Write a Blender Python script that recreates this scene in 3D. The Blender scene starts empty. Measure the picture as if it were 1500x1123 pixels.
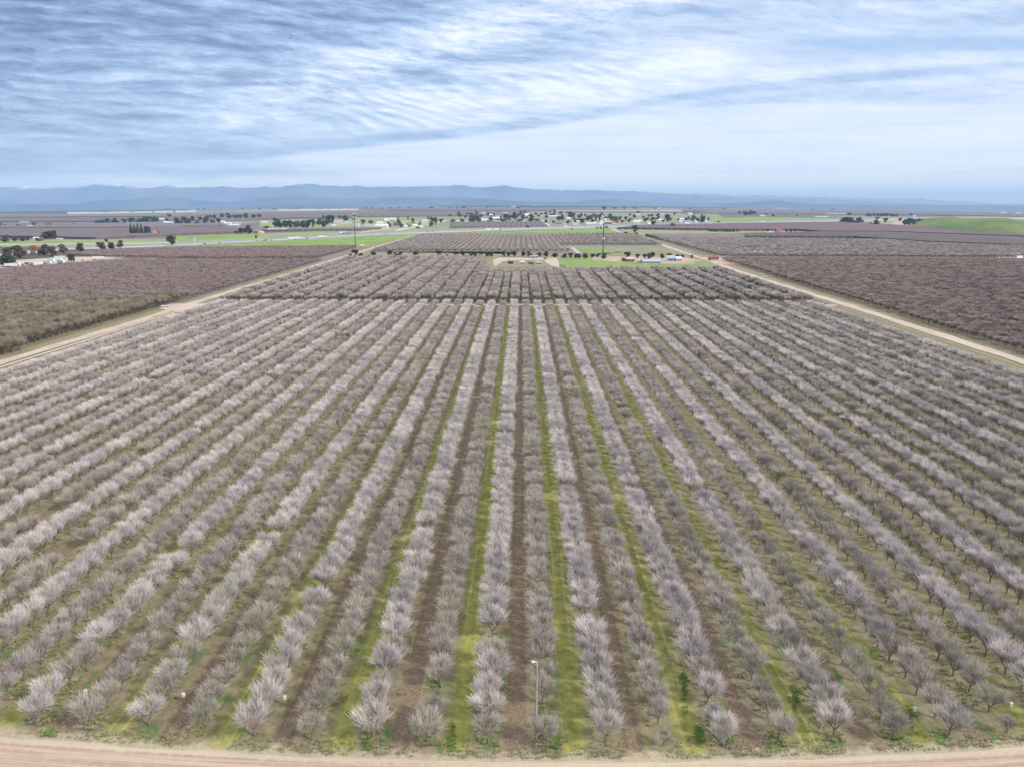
import bpy, bmesh, math, random
import numpy as np
from mathutils import Vector, Matrix
R = math.radians
SC = bpy.context.scene
COL = SC.collection
rnd = random.Random(7)

# ------------------------------------------------------------------ camera model (photo 1500 x 1123)
F, CX, CY, TH, YAW, H = 1040.0, 750.0, 561.5, R(14.27), R(0.716), 65.0
def gz(x):                                   # the valley floor falls very gently away on both sides
    return -0.012 * (math.sqrt(x * x + 1500.0 ** 2) - 1500.0)
def ray(px, py):
    xc, yc = (px - CX) / F, (py - CY) / F
    fw = math.cos(TH) - math.sin(TH) * yc
    dn = math.sin(TH) + math.cos(TH) * yc
    x, y = xc, fw
    return (x * math.cos(YAW) - y * math.sin(YAW), x * math.sin(YAW) + y * math.cos(YAW), -dn)
def P(px, py, tmax=30000.0):                 # where the ray of a pixel meets the valley floor
    x, y, z = ray(px, py)
    t = H / max(-z, 1e-5)
    for _ in range(40):
        t2 = (H - gz(x * t)) / max(-z, 1e-5)
        t = 0.5 * (t + min(t2, tmax))
    return (x * t, y * t)
def depth(X, Y, Z=0.0):
    y = -X * math.sin(-YAW) + Y * math.cos(YAW)
    y = Y * math.cos(YAW) - X * math.sin(YAW)
    return y * math.cos(TH) - (Z - H) * math.sin(TH)
def proj(X, Y, Z=0.0):
    x = X * math.cos(YAW) + Y * math.sin(YAW)
    y = Y * math.cos(YAW) - X * math.sin(YAW)
    zc = y * math.cos(TH) - (Z - H) * math.sin(TH)
    dn = y * math.sin(TH) + (Z - H) * math.cos(TH)
    return (CX + F * x / zc, CY - F * dn / zc, zc)

# ------------------------------------------------------------------ node expressions
class E:
    def __init__(s, nt, v): s.nt, s.v = nt, v
    def _m(s, op, *a, clamp=False):
        n = s.nt.nodes.new('ShaderNodeMath'); n.operation = op; n.use_clamp = clamp
        for i, q in enumerate(a):
            q = q.v if isinstance(q, E) else q
            if isinstance(q, (int, float)): n.inputs[i].default_value = q
            else: s.nt.links.new(q, n.inputs[i])
        return E(s.nt, n.outputs[0])
    def __add__(s, o): return s._m('ADD', s, o)
    __radd__ = __add__
    def __sub__(s, o): return s._m('SUBTRACT', s, o)
    def __rsub__(s, o): return s._m('SUBTRACT', o, s)
    def __mul__(s, o): return s._m('MULTIPLY', s, o)
    __rmul__ = __mul__
    def __truediv__(s, o): return s._m('DIVIDE', s, o)
    def __neg__(s): return s * -1.0
    def abs(s): return s._m('ABSOLUTE', s)
    def floor(s): return s._m('FLOOR', s)
    def mod(s, b): return s._m('FLOORED_MODULO', s, b)
    def sin(s): return s._m('SINE', s)
    def sqrt(s): return s._m('SQRT', s)
    def pow(s, b): return s._m('POWER', s, b)
    def max(s, b): return s._m('MAXIMUM', s, b)
    def min(s, b): return s._m('MINIMUM', s, b)
    def clamp(s): return s._m('ADD', s, 0.0, clamp=True)
    def ss(s, a, b):                         # smoothstep from a to b (a may exceed b)
        if a > b: return 1.0 - s.ss(b, a)
        n = s.nt.nodes.new('ShaderNodeMapRange'); n.interpolation_type = 'SMOOTHSTEP'
        s.nt.links.new(s.v, n.inputs[0]); n.inputs[1].default_value = a; n.inputs[2].default_value = b
        return E(s.nt, n.outputs[0])
def xyz(nt, x, y, z=0.0):
    n = nt.nodes.new('ShaderNodeCombineXYZ')
    for i, q in enumerate((x, y, z)):
        q = q.v if isinstance(q, E) else q
        if isinstance(q, (int, float)): n.inputs[i].default_value = q
        else: nt.links.new(q, n.inputs[i])
    return n.outputs[0]
def noise(nt, vec, scale=1.0, detail=3.0, rough=0.5, dist=0.0):
    n = nt.nodes.new('ShaderNodeTexNoise'); nt.links.new(vec, n.inputs['Vector'])
    n.inputs['Scale'].default_value = scale; n.inputs['Detail'].default_value = detail
    n.inputs['Roughness'].default_value = rough; n.inputs['Distortion'].default_value = dist
    return E(nt, n.outputs['Fac'])
def sep(nt, sock):
    n = nt.nodes.new('ShaderNodeSeparateXYZ'); nt.links.new(sock, n.inputs[0])
    return [E(nt, n.outputs[i]) for i in range(3)]
def mixc(nt, f, a, b):
    n = nt.nodes.new('ShaderNodeMix'); n.data_type = 'RGBA'
    for idx, q in ((0, f), (6, a), (7, b)):
        q = q.v if isinstance(q, E) else q
        if isinstance(q, tuple): n.inputs[idx].default_value = (*q, 1.0)
        elif isinstance(q, (int, float)): n.inputs[idx].default_value = q
        else: nt.links.new(q, n.inputs[idx])
    return n.outputs[2]
def mulc(nt, c, f):                          # colour times a scalar expression
    n = nt.nodes.new('ShaderNodeVectorMath'); n.operation = 'SCALE'
    nt.links.new(c, n.inputs[0]); nt.links.new(f.v, n.inputs['Scale'])
    return n.outputs[0]
def ramp(nt, f, stops):
    n = nt.nodes.new('ShaderNodeValToRGB'); nt.links.new(f.v, n.inputs[0])
    e = n.color_ramp.elements
    e[0].position, e[0].color = stops[0][0], (*stops[0][1], 1)
    e[1].position, e[1].color = stops[-1][0], (*stops[-1][1], 1)
    for p, c in stops[1:-1]:
        q = e.new(p); q.color = (*c, 1)
    return n.outputs[0]
def mat(name, fn=None, color=(0.5, 0.5, 0.5), rough=0.9, metal=0.0, bump=0.0):
    m = bpy.data.materials.new(name); m.use_nodes = True
    nt = m.node_tree; b = nt.nodes['Principled BSDF']
    b.inputs['Roughness'].default_value = rough; b.inputs['Metallic'].default_value = metal
    b.inputs['Specular IOR Level'].default_value = 0.25
    pos = nt.nodes.new('ShaderNodeNewGeometry').outputs['Position']
    if fn:
        c = fn(nt, pos)
        h = None
        if isinstance(c, tuple): c, h = c
        nt.links.new(c, b.inputs['Base Color'])
        if h is not None and bump > 0:
            bn = nt.nodes.new('ShaderNodeBump'); bn.inputs['Strength'].default_value = 1.0
            bn.inputs['Distance'].default_value = bump
            nt.links.new(h.v, bn.inputs['Height']); nt.links.new(bn.outputs[0], b.inputs['Normal'])
    else:                                    # plain paint or metal with a little wear
        tc = nt.nodes.new('ShaderNodeTexCoord').outputs['Object']
        f = noise(nt, tc, 1.7, 4, 0.6)
        d = tuple(c * 0.72 for c in color)
        nt.links.new(mixc(nt, f.ss(0.35, 0.7), color, d), b.inputs['Base Color'])
    return m

# ------------------------------------------------------------------ object helpers
def tag(o, label=None, cat=None, group=None, kind=None):
    if label: o['label'] = label
    if cat: o['category'] = cat
    if group: o['group'] = group
    if kind: o['kind'] = kind
    return o
def empty(name, loc, label, cat, group=None, rz=0.0):
    o = bpy.data.objects.new(name, None); COL.objects.link(o)
    o.empty_display_size = 0.5
    o.location = loc; o.rotation_euler = (0, 0, rz)
    return tag(o, label, cat, group)
def mesh(name, verts, faces, mats, parent=None, smooth=False, link=True, midx=None, attr=None):
    me = bpy.data.meshes.new(name)
    me.from_pydata([tuple(v) for v in verts], [], faces)
    for m in (mats if isinstance(mats, (list, tuple)) else [mats]): me.materials.append(m)
    if midx: me.polygons.foreach_set('material_index', midx)
    if smooth: me.polygons.foreach_set('use_smooth', [True] * len(me.polygons))
    if attr:
        a = me.attributes.new('tip', 'FLOAT', 'POINT'); a.data.foreach_set('value', attr)
    me.update()
    o = bpy.data.objects.new(name, me)
    if link: COL.objects.link(o)
    if parent: o.parent = parent
    return o
class MB:
    def __init__(s): s.v, s.f = [], []
    def box(s, x0, x1, y0, y1, z0, z1):
        b = len(s.v)
        s.v += [(x, y, z) for z in (z0, z1) for x, y in ((x0, y0), (x1, y0), (x1, y1), (x0, y1))]
        s.f += [tuple(b + i for i in q) for q in ((3, 2, 1, 0), (4, 5, 6, 7), (0, 1, 5, 4), (1, 2, 6, 5), (2, 3, 7, 6), (3, 0, 4, 7))]
        return s
    def tube(s, p0, p1, r0, r1, n=8, cap=True):
        p0, p1 = Vector(p0), Vector(p1); d = (p1 - p0).normalized()
        a = d.orthogonal().normalized(); c = d.cross(a); b = len(s.v)
        for p, r in ((p0, r0), (p1, r1)):
            for i in range(n):
                t = 2 * math.pi * i / n
                s.v.append(tuple(p + a * (r * math.cos(t)) + c * (r * math.sin(t))))
        for i in range(n):
            j = (i + 1) % n; s.f.append((b + i, b + j, b + n + j, b + n + i))
        if cap: s.f += [tuple(b + i for i in reversed(range(n))), tuple(b + n + i for i in range(n))]
        return s
    def gable(s, x0, x1, y0, y1, z0, z1, t=0.15):   # pitched roof, ridge along x
        b = len(s.v); ym = (y0 + y1) / 2
        for x in (x0, x1):
            s.v += [(x, y0, z0), (x, y1, z0), (x, ym, z1), (x, y0, z0 - t), (x, y1, z0 - t)]
        q = lambda *i: s.f.append(tuple(b + k for k in i))
        q(0, 5, 7, 2); q(2, 7, 6, 1); q(0, 3, 8, 5); q(1, 6, 9, 4); q(3, 4, 9, 8)
        q(0, 2, 1, 4, 3); q(5, 8, 9, 6, 7)
        return s
    def build(s, name, m, parent=None): return mesh(name, s.v, s.f, m, parent)
def copy_tree(o, parent=None):
    c = o.copy(); COL.objects.link(c)
    if parent: c.parent = parent
    for ch in list(o.children): copy_tree(ch, c)
    return c
ONES = 'zeroth first second third fourth fifth sixth seventh eighth ninth tenth eleventh twelfth thirteenth fourteenth fifteenth sixteenth seventeenth eighteenth nineteenth'.split()
TENS = {2: ('twentieth', 'twenty'), 3: ('thirtieth', 'thirty'), 4: ('fortieth', 'forty')}
def nth(n):
    if n < 20: return ONES[n]
    t, o = divmod(n, 10)
    return TENS[t][0] if o == 0 else TENS[t][1] + '-' + ONES[o]

# ------------------------------------------------------------------ materials
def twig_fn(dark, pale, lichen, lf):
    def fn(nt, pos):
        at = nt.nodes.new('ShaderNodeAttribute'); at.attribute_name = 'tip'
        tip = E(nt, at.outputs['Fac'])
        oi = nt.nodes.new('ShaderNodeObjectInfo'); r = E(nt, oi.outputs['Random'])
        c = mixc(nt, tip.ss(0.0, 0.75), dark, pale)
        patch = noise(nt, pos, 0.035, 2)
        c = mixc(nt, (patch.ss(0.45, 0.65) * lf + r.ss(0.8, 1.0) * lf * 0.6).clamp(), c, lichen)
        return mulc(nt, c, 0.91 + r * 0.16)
    return fn
M = {}
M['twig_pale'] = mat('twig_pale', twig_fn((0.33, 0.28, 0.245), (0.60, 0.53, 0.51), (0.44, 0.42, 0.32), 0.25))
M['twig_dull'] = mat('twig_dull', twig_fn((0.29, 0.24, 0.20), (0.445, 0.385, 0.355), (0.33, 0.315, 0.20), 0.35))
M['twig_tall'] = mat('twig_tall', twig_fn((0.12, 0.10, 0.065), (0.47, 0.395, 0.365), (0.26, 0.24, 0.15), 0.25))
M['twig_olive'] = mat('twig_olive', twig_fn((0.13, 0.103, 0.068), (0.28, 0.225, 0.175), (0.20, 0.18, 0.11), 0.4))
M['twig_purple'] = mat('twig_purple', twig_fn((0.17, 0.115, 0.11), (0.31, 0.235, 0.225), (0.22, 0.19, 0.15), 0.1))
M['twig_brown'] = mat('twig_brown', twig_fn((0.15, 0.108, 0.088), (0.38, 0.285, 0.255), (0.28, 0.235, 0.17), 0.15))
M['bark'] = mat('bark', lambda nt, p: (mixc(nt, noise(nt, p, 9, 3), (0.13, 0.105, 0.085), (0.24, 0.20, 0.17))))

def floor_fn(x0=-0.4, rs=7.3, fade=75.0, g=1.0, tracks=1.0):
    """orchard floor: mown grass lanes and bare lanes in turn between the tree rows"""
    def fn(nt, pos):
        x, y, z = sep(nt, pos)
        wob = noise(nt, xyz(nt, x * 0.02, y * 0.035), 1.0, 2) * 1.3 - 0.65
        u = (x - x0 + wob * 0.8) / rs
        k = (u + 0.5).floor(); fr = (u - k) * rs; d = fr.abs()
        odd = k.mod(2.0)
        nA = noise(nt, xyz(nt, x * 1.2, y * 0.10), 1.0, 5, 0.6)
        nB = noise(nt, pos, 0.55, 5, 0.65)
        nC = noise(nt, pos, 3.0, 4, 0.7)
        nD = noise(nt, xyz(nt, x * 0.05, y * 0.012, 3.0), 1.0, 3)
        nE = noise(nt, xyz(nt, x * 0.12, y * 0.03, 5.0), 1.0, 4).ss(0.38, 0.66)
        out = x.abs().ss(fade * 0.55, fade * 1.6)
        greenness = (odd * (1.0 - out) * 0.78 + 0.30 * out + (nD - 0.5) * 1.5 * (0.6 + out * .5) + (nA - 0.5) * 0.9 + (nB - 0.5) * 0.5 - (1.0 - out) * 0.05 + d.ss(0.9, 1.7) * (1.0 - odd * (1.0 - out)) * 0.50).clamp()
        soil = mixc(nt, nC.ss(0.3, 0.75), (0.135, 0.092, 0.058), (0.265, 0.195, 0.130))
        grass = mixc(nt, nB.ss(0.3, 0.7), (0.155 * g, 0.165, 0.034), (0.320, 0.295, 0.080))
        c = mixc(nt, greenness.ss(0.25, 0.75), soil, grass)
        # wheel tracks
        tr = (d + (nA - 0.5) * 0.5 - 0.85).abs().ss(0.36, 0.05) * nE
        c = mixc(nt, (tr * (0.30 + nA * 0.5) * tracks).clamp(), c, mixc(nt, odd, (0.105, 0.072, 0.045), (0.40, 0.355, 0.16)))
        tr2 = (d + (nB - 0.5) * 0.5 - 1.45).abs().ss(0.18, 0.04) * (1.0 - nE)
        c = mixc(nt, (tr2 * nA.ss(0.45, 0.65) * 0.6 * tracks), c, (0.36, 0.31, 0.19))
        # litter strip under the trees
        strip = (d + (nB - 0.5) * 2.4 + (nC - .5) * 1.2).ss(1.05, 2.2)
        lit = mixc(nt, nB.ss(0.35, 0.65), (0.150, 0.122, 0.070), (0.250, 0.200, 0.135))
        lit = mixc(nt, nC.ss(0.52, 0.72) * 0.7, lit, (0.235, 0.220, 0.085))
        c = mixc(nt, strip * 0.85, c, lit)
        # lush weeds near the trees by the road
        lush = noise(nt, xyz(nt, x * 0.28, y * 0.10, 7.0), 1.0, 3).ss(0.57, 0.64) * y.ss(112, 84) * d.ss(0.9, 1.8) * nC.ss(0.35, 0.55)
        c = mixc(nt, lush * 0.9, c, (0.055, 0.150, 0.020))
        # dusty turning strip by the road
        ed = (y - x * x * 0.0008 + (nB - 0.5) * 6.0).ss(73.8, 72.2)
        c = mixc(nt, ed, c, mixc(nt, nC.ss(0.35, 0.7), (0.44, 0.35, 0.25), (0.30, 0.26, 0.15)))
        return c, nC * 0.6 + nA * 0.4
    return fn
M['floor'] = mat('orchard_floor', floor_fn(fade=85.0), bump=0.12)
def tri(a, b, c, s1=0.05, s2=1.2, sy=1.0):
    def fn(nt, pos):
        x, y, z = sep(nt, pos)
        v = xyz(nt, x, y * sy)
        n1 = noise(nt, v, s1, 4, 0.6); n2 = noise(nt, pos, s2, 4, 0.65)
        return mixc(nt, (n2.ss(0.35, 0.7) * 0.8), mixc(nt, n1.ss(0.35, 0.65), a, b), c), n2
    return fn
M['floor_two'] = mat('orchard_floor_two', tri((0.085, 0.078, 0.040), (0.125, 0.105, 0.060), (0.11, 0.115, 0.035), 0.06, 0.5), bump=0.1)
M['road_dirt'] = mat('tan_dirt', tri((0.44, 0.34, 0.265), (0.56, 0.445, 0.355), (0.32, 0.245, 0.18)), bump=0.05)
def near_road_fn(nt, pos):
    x, y, z = sep(nt, pos)
    w = y - x * x * 0.0008
    a = noise(nt, xyz(nt, x * 0.03, w * 1.6), 1.0, 5, 0.6); b = noise(nt, pos, 1.3, 4, 0.65); c3 = noise(nt, pos, 6.0, 3)
    c = mixc(nt, a.ss(0.38, 0.62), (0.33, 0.235, 0.17), (0.45, 0.335, 0.25))
    c = mixc(nt, b.ss(0.4, 0.75) * 0.5, c, (0.52, 0.36, 0.27))
    c = mixc(nt, (w + (b - 0.5) * 1.2 - 71.4).abs().ss(0.7, 0.2) * 0.6, c, (0.50, 0.43, 0.30))
    return c, a + c3 * 0.3
M['road_near'] = mat('pink_dirt', near_road_fn, bump=0.08)
M['verge'] = mat('olive_verge', tri((0.21, 0.175, 0.105), (0.27, 0.215, 0.145), (0.18, 0.18, 0.075), 0.04, 0.6), bump=0.1)
M['green'] = mat('bright_grass', tri((0.125, 0.215, 0.030), (0.185, 0.270, 0.050), (0.23, 0.27, 0.09), 0.012, 0.05, 1.0))
M['green_pale'] = mat('pale_grass', tri((0.20, 0.245, 0.085), (0.29, 0.29, 0.15), (0.17, 0.20, 0.075), 0.010, 0.05))
M['greygreen'] = mat('grey_grass', tri((0.20, 0.195, 0.125), (0.25, 0.235, 0.165), (0.17, 0.19, 0.09), 0.012, 0.06))
M['asphalt'] = mat('asphalt', tri((0.24, 0.235, 0.23), (0.28, 0.27, 0.26), (0.21, 0.21, 0.21), 0.02, 0.3))
M['concrete'] = mat('pale_lane', tri((0.44, 0.43, 0.40), (0.50, 0.48, 0.44), (0.40, 0.39, 0.36), 0.02, 0.3))
M['purple_soil'] = mat('purple_soil', tri((0.19, 0.15, 0.135), (0.22, 0.17, 0.15), (0.16, 0.135, 0.11), 0.01, 0.15))
M['brown_soil'] = mat('brown_soil', tri((0.185, 0.145, 0.10), (0.235, 0.185, 0.125), (0.15, 0.135, 0.07), 0.02, 0.2))
M['red_earth'] = mat('red_earth', tri((0.42, 0.27, 0.20), (0.50, 0.36, 0.27), (0.34, 0.25, 0.19), 0.05, 0.3))
def canopy_fn(a, b):
    def fn(nt, pos):
        x, y, z = sep(nt, pos)
        n1 = noise(nt, xyz(nt, x, y * 0.6), 0.004, 4, 0.6); n2 = noise(nt, xyz(nt, x, y * 0.3), 0.05, 4, 0.7)
        rows = (x * 0.43).sin() * 0.5 + 0.5
        return mixc(nt, (n2.ss(0.3, 0.7) * 0.6 + rows * 0.25), mixc(nt, n1.ss(0.35, 0.65), a, b), tuple(q * 0.6 for q in a)), n2 + rows
    return fn
M['canopy_purple'] = mat('canopy_purple', canopy_fn((0.155, 0.118, 0.122), (0.195, 0.150, 0.152)), bump=1.5)
M['canopy_grey'] = mat('canopy_grey', canopy_fn((0.185, 0.150, 0.148), (0.225, 0.185, 0.178)), bump=1.5)
M['canopy_red'] = mat('canopy_red', canopy_fn((0.155, 0.095, 0.105), (0.185, 0.118, 0.125)), bump=1.5)
M['canopy_dark'] = mat('canopy_dark', canopy_fn((0.120, 0.090, 0.085), (0.150, 0.112, 0.105)), bump=1.5)
M['canopy_blue'] = mat('canopy_blue', canopy_fn((0.045, 0.06, 0.06), (0.07, 0.075, 0.075)), bump=1.5)
def far_ground_fn(nt, pos):                  # patchwork of fields out to the foothills
    x, y, z = sep(nt, pos)
    n = noise(nt, pos, 0.0006, 3, 0.6)
    vo = nt.nodes.new('ShaderNodeTexVoronoi'); vo.distance = 'CHEBYCHEV'
    nt.links.new(xyz(nt, x * 0.0011, y * 0.0009), vo.inputs['Vector']); vo.inputs['Scale'].default_value = 1.0
    vo.inputs['Randomness'].default_value = 0.7
    r, g, b = sep(nt, vo.outputs['Color'])
    c = ramp(nt, r, [(0.0, (0.13, 0.10, 0.10)), (0.35, (0.165, 0.125, 0.125)), (0.62, (0.115, 0.095, 0.10)), (0.80, (0.16, 0.125, 0.12)), (0.90, (0.24, 0.27, 0.13)), (1.0, (0.36, 0.31, 0.23))])
    c.node.color_ramp.interpolation = 'CONSTANT'
    c = mixc(nt, n.ss(0.45, 0.62) * 0.6, c, (0.16, 0.125, 0.125))
    return mixc(nt, noise(nt, xyz(nt, x, y * 0.25), 0.01, 4).ss(0.55, 0.7) * 0.5, c, (0.07, 0.08, 0.07))
M['far_ground'] = mat('far_ground', far_ground_fn)

# ------------------------------------------------------------------ ground sheets
XB = [-30000, -20000, -14000, -10000, -7000, -5000, -3600, -2600, -1900, -1400, -1000, -700, -450, -250]
XB = XB + [-x for x in reversed(XB)]
def gzi(x):                                  # piecewise-linear version shared by every sheet
    if x <= XB[0] or x >= XB[-1]: return gz(x)
    for a, b in zip(XB, XB[1:]):
        if a <= x <= b: return gz(a) + (gz(b) - gz(a)) * (x - a) / (b - a)
def sheet(name, poly, m, lift, kind='structure', label=None, h=0.0, cat=None):
    bm = bmesh.new()
    vs = [bm.verts.new((x, y, 0)) for x, y in poly]
    f = bm.faces.new(vs)
    bmesh.ops.triangulate(bm, faces=[f])
    xs = [p[0] for p in poly]
    for xb in XB:
        if min(xs) < xb < max(xs):
            bmesh.ops.bisect_plane(bm, geom=bm.verts[:] + bm.edges[:] + bm.faces[:], plane_co=(xb, 0, 0), plane_no=(1, 0, 0))
    bmesh.ops.recalc_face_normals(bm, faces=bm.faces)
    if bm.faces[0].normal.z < 0: bmesh.ops.reverse_faces(bm, faces=bm.faces)
    if h > 0:
        r = bmesh.ops.extrude_face_region(bm, geom=bm.faces[:])
        for v in [g for g in r['geom'] if isinstance(g, bmesh.types.BMVert)]: v.co.z += h
    for v in bm.verts: v.co.z += gzi(v.co.x) + lift
    me = bpy.data.meshes.new(name); bm.to_mesh(me); bm.free(); me.materials.append(m)
    o = bpy.data.objects.new(name, me); COL.objects.link(o)
    return tag(o, label, cat, None, kind)
def pp(*pts): return [P(a, b) for a, b in pts]
def strip(p, w0, w1=None):                   # a band about a ground path, widths in metres
    w1 = w1 or w0
    L, Rr = [], []
    for i, q in enumerate(p):
        a = p[max(i - 1, 0)]; b = p[min(i + 1, len(p) - 1)]
        dx, dy = b[0] - a[0], b[1] - a[1]; n = math.hypot(dx, dy) or 1
        w = (w0 + (w1 - w0) * i / (len(p) - 1)) / 2 * (1 + .13 * math.sin(i * 1.9) + .10 * math.sin(i * .67 + 2))
        L.append((q[0] - dy / n * w, q[1] + dx / n * w)); Rr.append((q[0] + dy / n * w, q[1] - dx / n * w))
    return L + Rr[::-1]

sheet('ground', [(-42000, -3000), (42000, -3000), (42000, 60000), (-42000, 60000)], M['far_ground'], -0.35, label='valley floor of farm fields reaching the foothills')
sheet('verge', [(-262, 40), (262, 40), (262, 1700), (-262, 1700)], M['verge'], -0.10, label='olive weedy margins beside the dirt roads')
FX0, FX1 = -206.0, 205.5
NB = 150
wob = lambda x: .15 * math.sin(x * .31) + .12 * math.sin(x * .83 + 1) + .10 * math.sin(x * 1.9)
near_edge = [(FX0 + (FX1 - FX0) * i / NB, wob(FX0 + (FX1 - FX0) * i / NB) + 71.7 + 0.0008 * (FX0 + (FX1 - FX0) * i / NB) ** 2) for i in range(NB + 1)]
def strip_sheet(name, lo, hi, m, lift, label, extra=()):   # quads between two edges that share their x positions
    n = len(lo); V = [(x, y, gzi(x) + lift) for x, y in lo] + [(x, y, gzi(x) + lift) for x, y in hi]
    Fs = [(i, i + 1, n + i + 1, n + i) for i in range(n - 1)]
    for y2 in extra:
        b = len(V); V += [(x, y2, gzi(x) + lift) for x, _ in hi]
        Fs += [(b - n + i, b - n + i + 1, b + i + 1, b + i) for i in range(n - 1)]
    return tag(mesh(name, V, Fs, m), label, None, None, 'structure')
strip_sheet('orchard_floor', near_edge, [(x, 130) for x, _ in near_edge], M['floor'], 0.0, extra=(466,), label='grass and bare soil lanes under the orchard')
sheet('orchard_floor', [(FX0, 472), (FX1, 472), (FX1, 700), (40, 700), (-35, 705), (-45, 845), (FX0, 845)], M['floor_two'], 0.0, label='dark floor of the taller orchard behind')
strip_sheet('dirt_road', [(x, y - 22) for x, y in near_edge], [(x, y + .02) for x, y in near_edge], M['road_near'], 0.05, label='pinkish dirt road along the near end of the orchard')
sheet('cross_track', [(-214, 463.5), (207, 463.5), (207, 468.5), (-214, 468.5)], M['road_dirt'], 0.06, label='pale dirt track crossing between the two orchards')
rj = random.Random(3)
lr = [(-219 + .8 * math.sin(y * .021) + rj.uniform(-.35, .35), y) for y in range(60, 1400, 11)] + [(-222, 1430), (-215, 1480)]
sheet('dirt_road', strip(lr, 6.5), M['road_dirt'], 0.10, label='tan dirt road along one side of the orchards')
sheet('dirt_track', strip([(-213 + rj.uniform(-.6, .6), y) for y in range(60, 500, 40)], 2.2), M['road_dirt'], 0.08, label='fainter second track beside the tan dirt road')
rr = [(213.5 + .7 * math.sin(y * .017) + rj.uniform(-.35, .35) + max(0, y - 700) * 0.025, y) for y in range(60, 1640, 11)]
sheet('dirt_road', strip(rr, 7.5, 8.0), M['road_dirt'], 0.10, label='tan dirt road between the orchards and the brown orchard')

# ------------------------------------------------------------------ bare orchard trees
def branch_tree(seed, lod=0, twigs=620, w=2.6, h=5.0, up=0.5, thick=1.0, vase=0.62):
    """returns (branch verts, faces), (twig verts, faces, tip) for one leafless vase-shaped tree"""
    q = random.Random(seed); B = MB(); ns = (6, 4, 3)[lod]
    hv, hf, ht = [], [], []
    segs = []
    th = h * 0.17
    B.tube((0, 0, -0.1), (0, 0, th), 0.15 * thick, 0.12 * thick, ns, False)
    n1 = q.choice((4, 5)); a0 = q.uniform(0, 6.28)
    for i in range(n1):
        a = a0 + 6.283 * i / n1 + q.uniform(-.3, .3); tilt = vase + q.uniform(-.15, .12)
        d = Vector((math.cos(a) * math.sin(tilt), math.sin(a) * math.sin(tilt), math.cos(tilt)))
        p = Vector((0, 0, th * 0.95)); l1 = h * 0.27 * q.uniform(.85, 1.15)
        e = p + d * l1
        B.tube(p, e, 0.085 * thick, 0.055 * thick, ns, False)
        for j in range(3):
            a2 = a + (j - 1) * 0.75 + q.uniform(-.25, .25); t2 = tilt * q.uniform(.55, 1.35)
            d2 = Vector((math.cos(a2) * math.sin(t2), math.sin(a2) * math.sin(t2), math.cos(t2)))
            s = p + d * l1 * q.uniform(.65, 1.0); l2 = h * 0.25 * q.uniform(.8, 1.15); e2 = s + d2 * l2
            B.tube(s, e2, 0.048 * thick, 0.030 * thick, max(3, ns - 1), False)
            segs.append((s, e2, a2))
            for k in range(3):
                a3 = a2 + (k - 1) * 0.85 + q.uniform(-.3, .3); t3 = t2 * q.uniform(.5, 1.5) + .1
                d3 = Vector((math.cos(a3) * math.sin(t3), math.sin(a3) * math.sin(t3), math.cos(t3)))
                s3 = s + d2 * l2 * q.uniform(.5, 1.0); e3 = s3 + d3 * h * 0.2 * q.uniform(.7, 1.15)
                if lod < 2: B.tube(s3, e3, 0.028 * thick, 0.016 * thick, 3, False)
                segs.append((s3, e3, a3)); segs.append((s3, e3, a3))
    cz = h * 0.46
    rt = (0.0195, 0.030, 0.075)[lod] * thick
    tw = 0
    while tw < twigs:
        s, e, a = q.choice(segs)
        p = s.lerp(e, q.uniform(.15, 1.05)) + Vector((q.gauss(0, .22), q.gauss(0, .22), q.gauss(0, .12)))
        out = Vector((p.x / w, p.y / w, (p.z - cz) / (h * .5)))
        d = (e - s).normalized() * 0.5 + out * 0.7 + Vector((q.gauss(0, .45), q.gauss(0, .45), q.gauss(up, .42)))
        d.normalize(); L = q.uniform(.6, 1.8) * h * 0.2
        e1 = p + d * L * .5; d2 = (d + Vector((q.gauss(0, .12), q.gauss(0, .12), .22))).normalized(); e2 = e1 + d2 * L * .5
        if (e2.x ** 2 + e2.y ** 2) > (w * 1.12) ** 2 or e2.z > h * 1.04 or e2.z < h * .2: continue
        x = d.orthogonal().normalized(); y = d.cross(x); b = len(hv); r = rt * q.uniform(.7, 1.25)
        z0 = p.z
        for (c, rr_) in ((p, r), (e1, r * .75)):
            for i in range(3):
                t = 2.094 * i; hv.append(tuple(c + x * rr_ * math.cos(t) + y * rr_ * math.sin(t)))
        hv.append(tuple(e2)); 
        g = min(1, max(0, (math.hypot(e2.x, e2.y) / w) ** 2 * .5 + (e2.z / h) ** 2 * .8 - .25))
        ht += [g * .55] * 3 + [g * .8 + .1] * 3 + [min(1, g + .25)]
        for i in range(3):
            j = (i + 1) % 3; hf.append((b + i, b + j, b + 3 + j, b + 3 + i)); hf.append((b + 3 + i, b + 3 + j, b + 6))
        tw += 1
    return B, (hv, hf, ht)
def proto(name, m, n, seed, **k):
    out = []
    for i in range(n):
        B, (v, f, t) = branch_tree(seed + i, **k)
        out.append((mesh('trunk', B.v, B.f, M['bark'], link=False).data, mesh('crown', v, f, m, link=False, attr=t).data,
                    B, (v, f, t), m, name))
    return out
PR = {
    'pale': proto('pale', M['twig_pale'], 5, 10, twigs=1350, w=3.3, h=5.1, up=.45),
    'dull': proto('dull', M['twig_dull'], 5, 30, twigs=820, w=2.85, h=4.8, up=.4),
}
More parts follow.
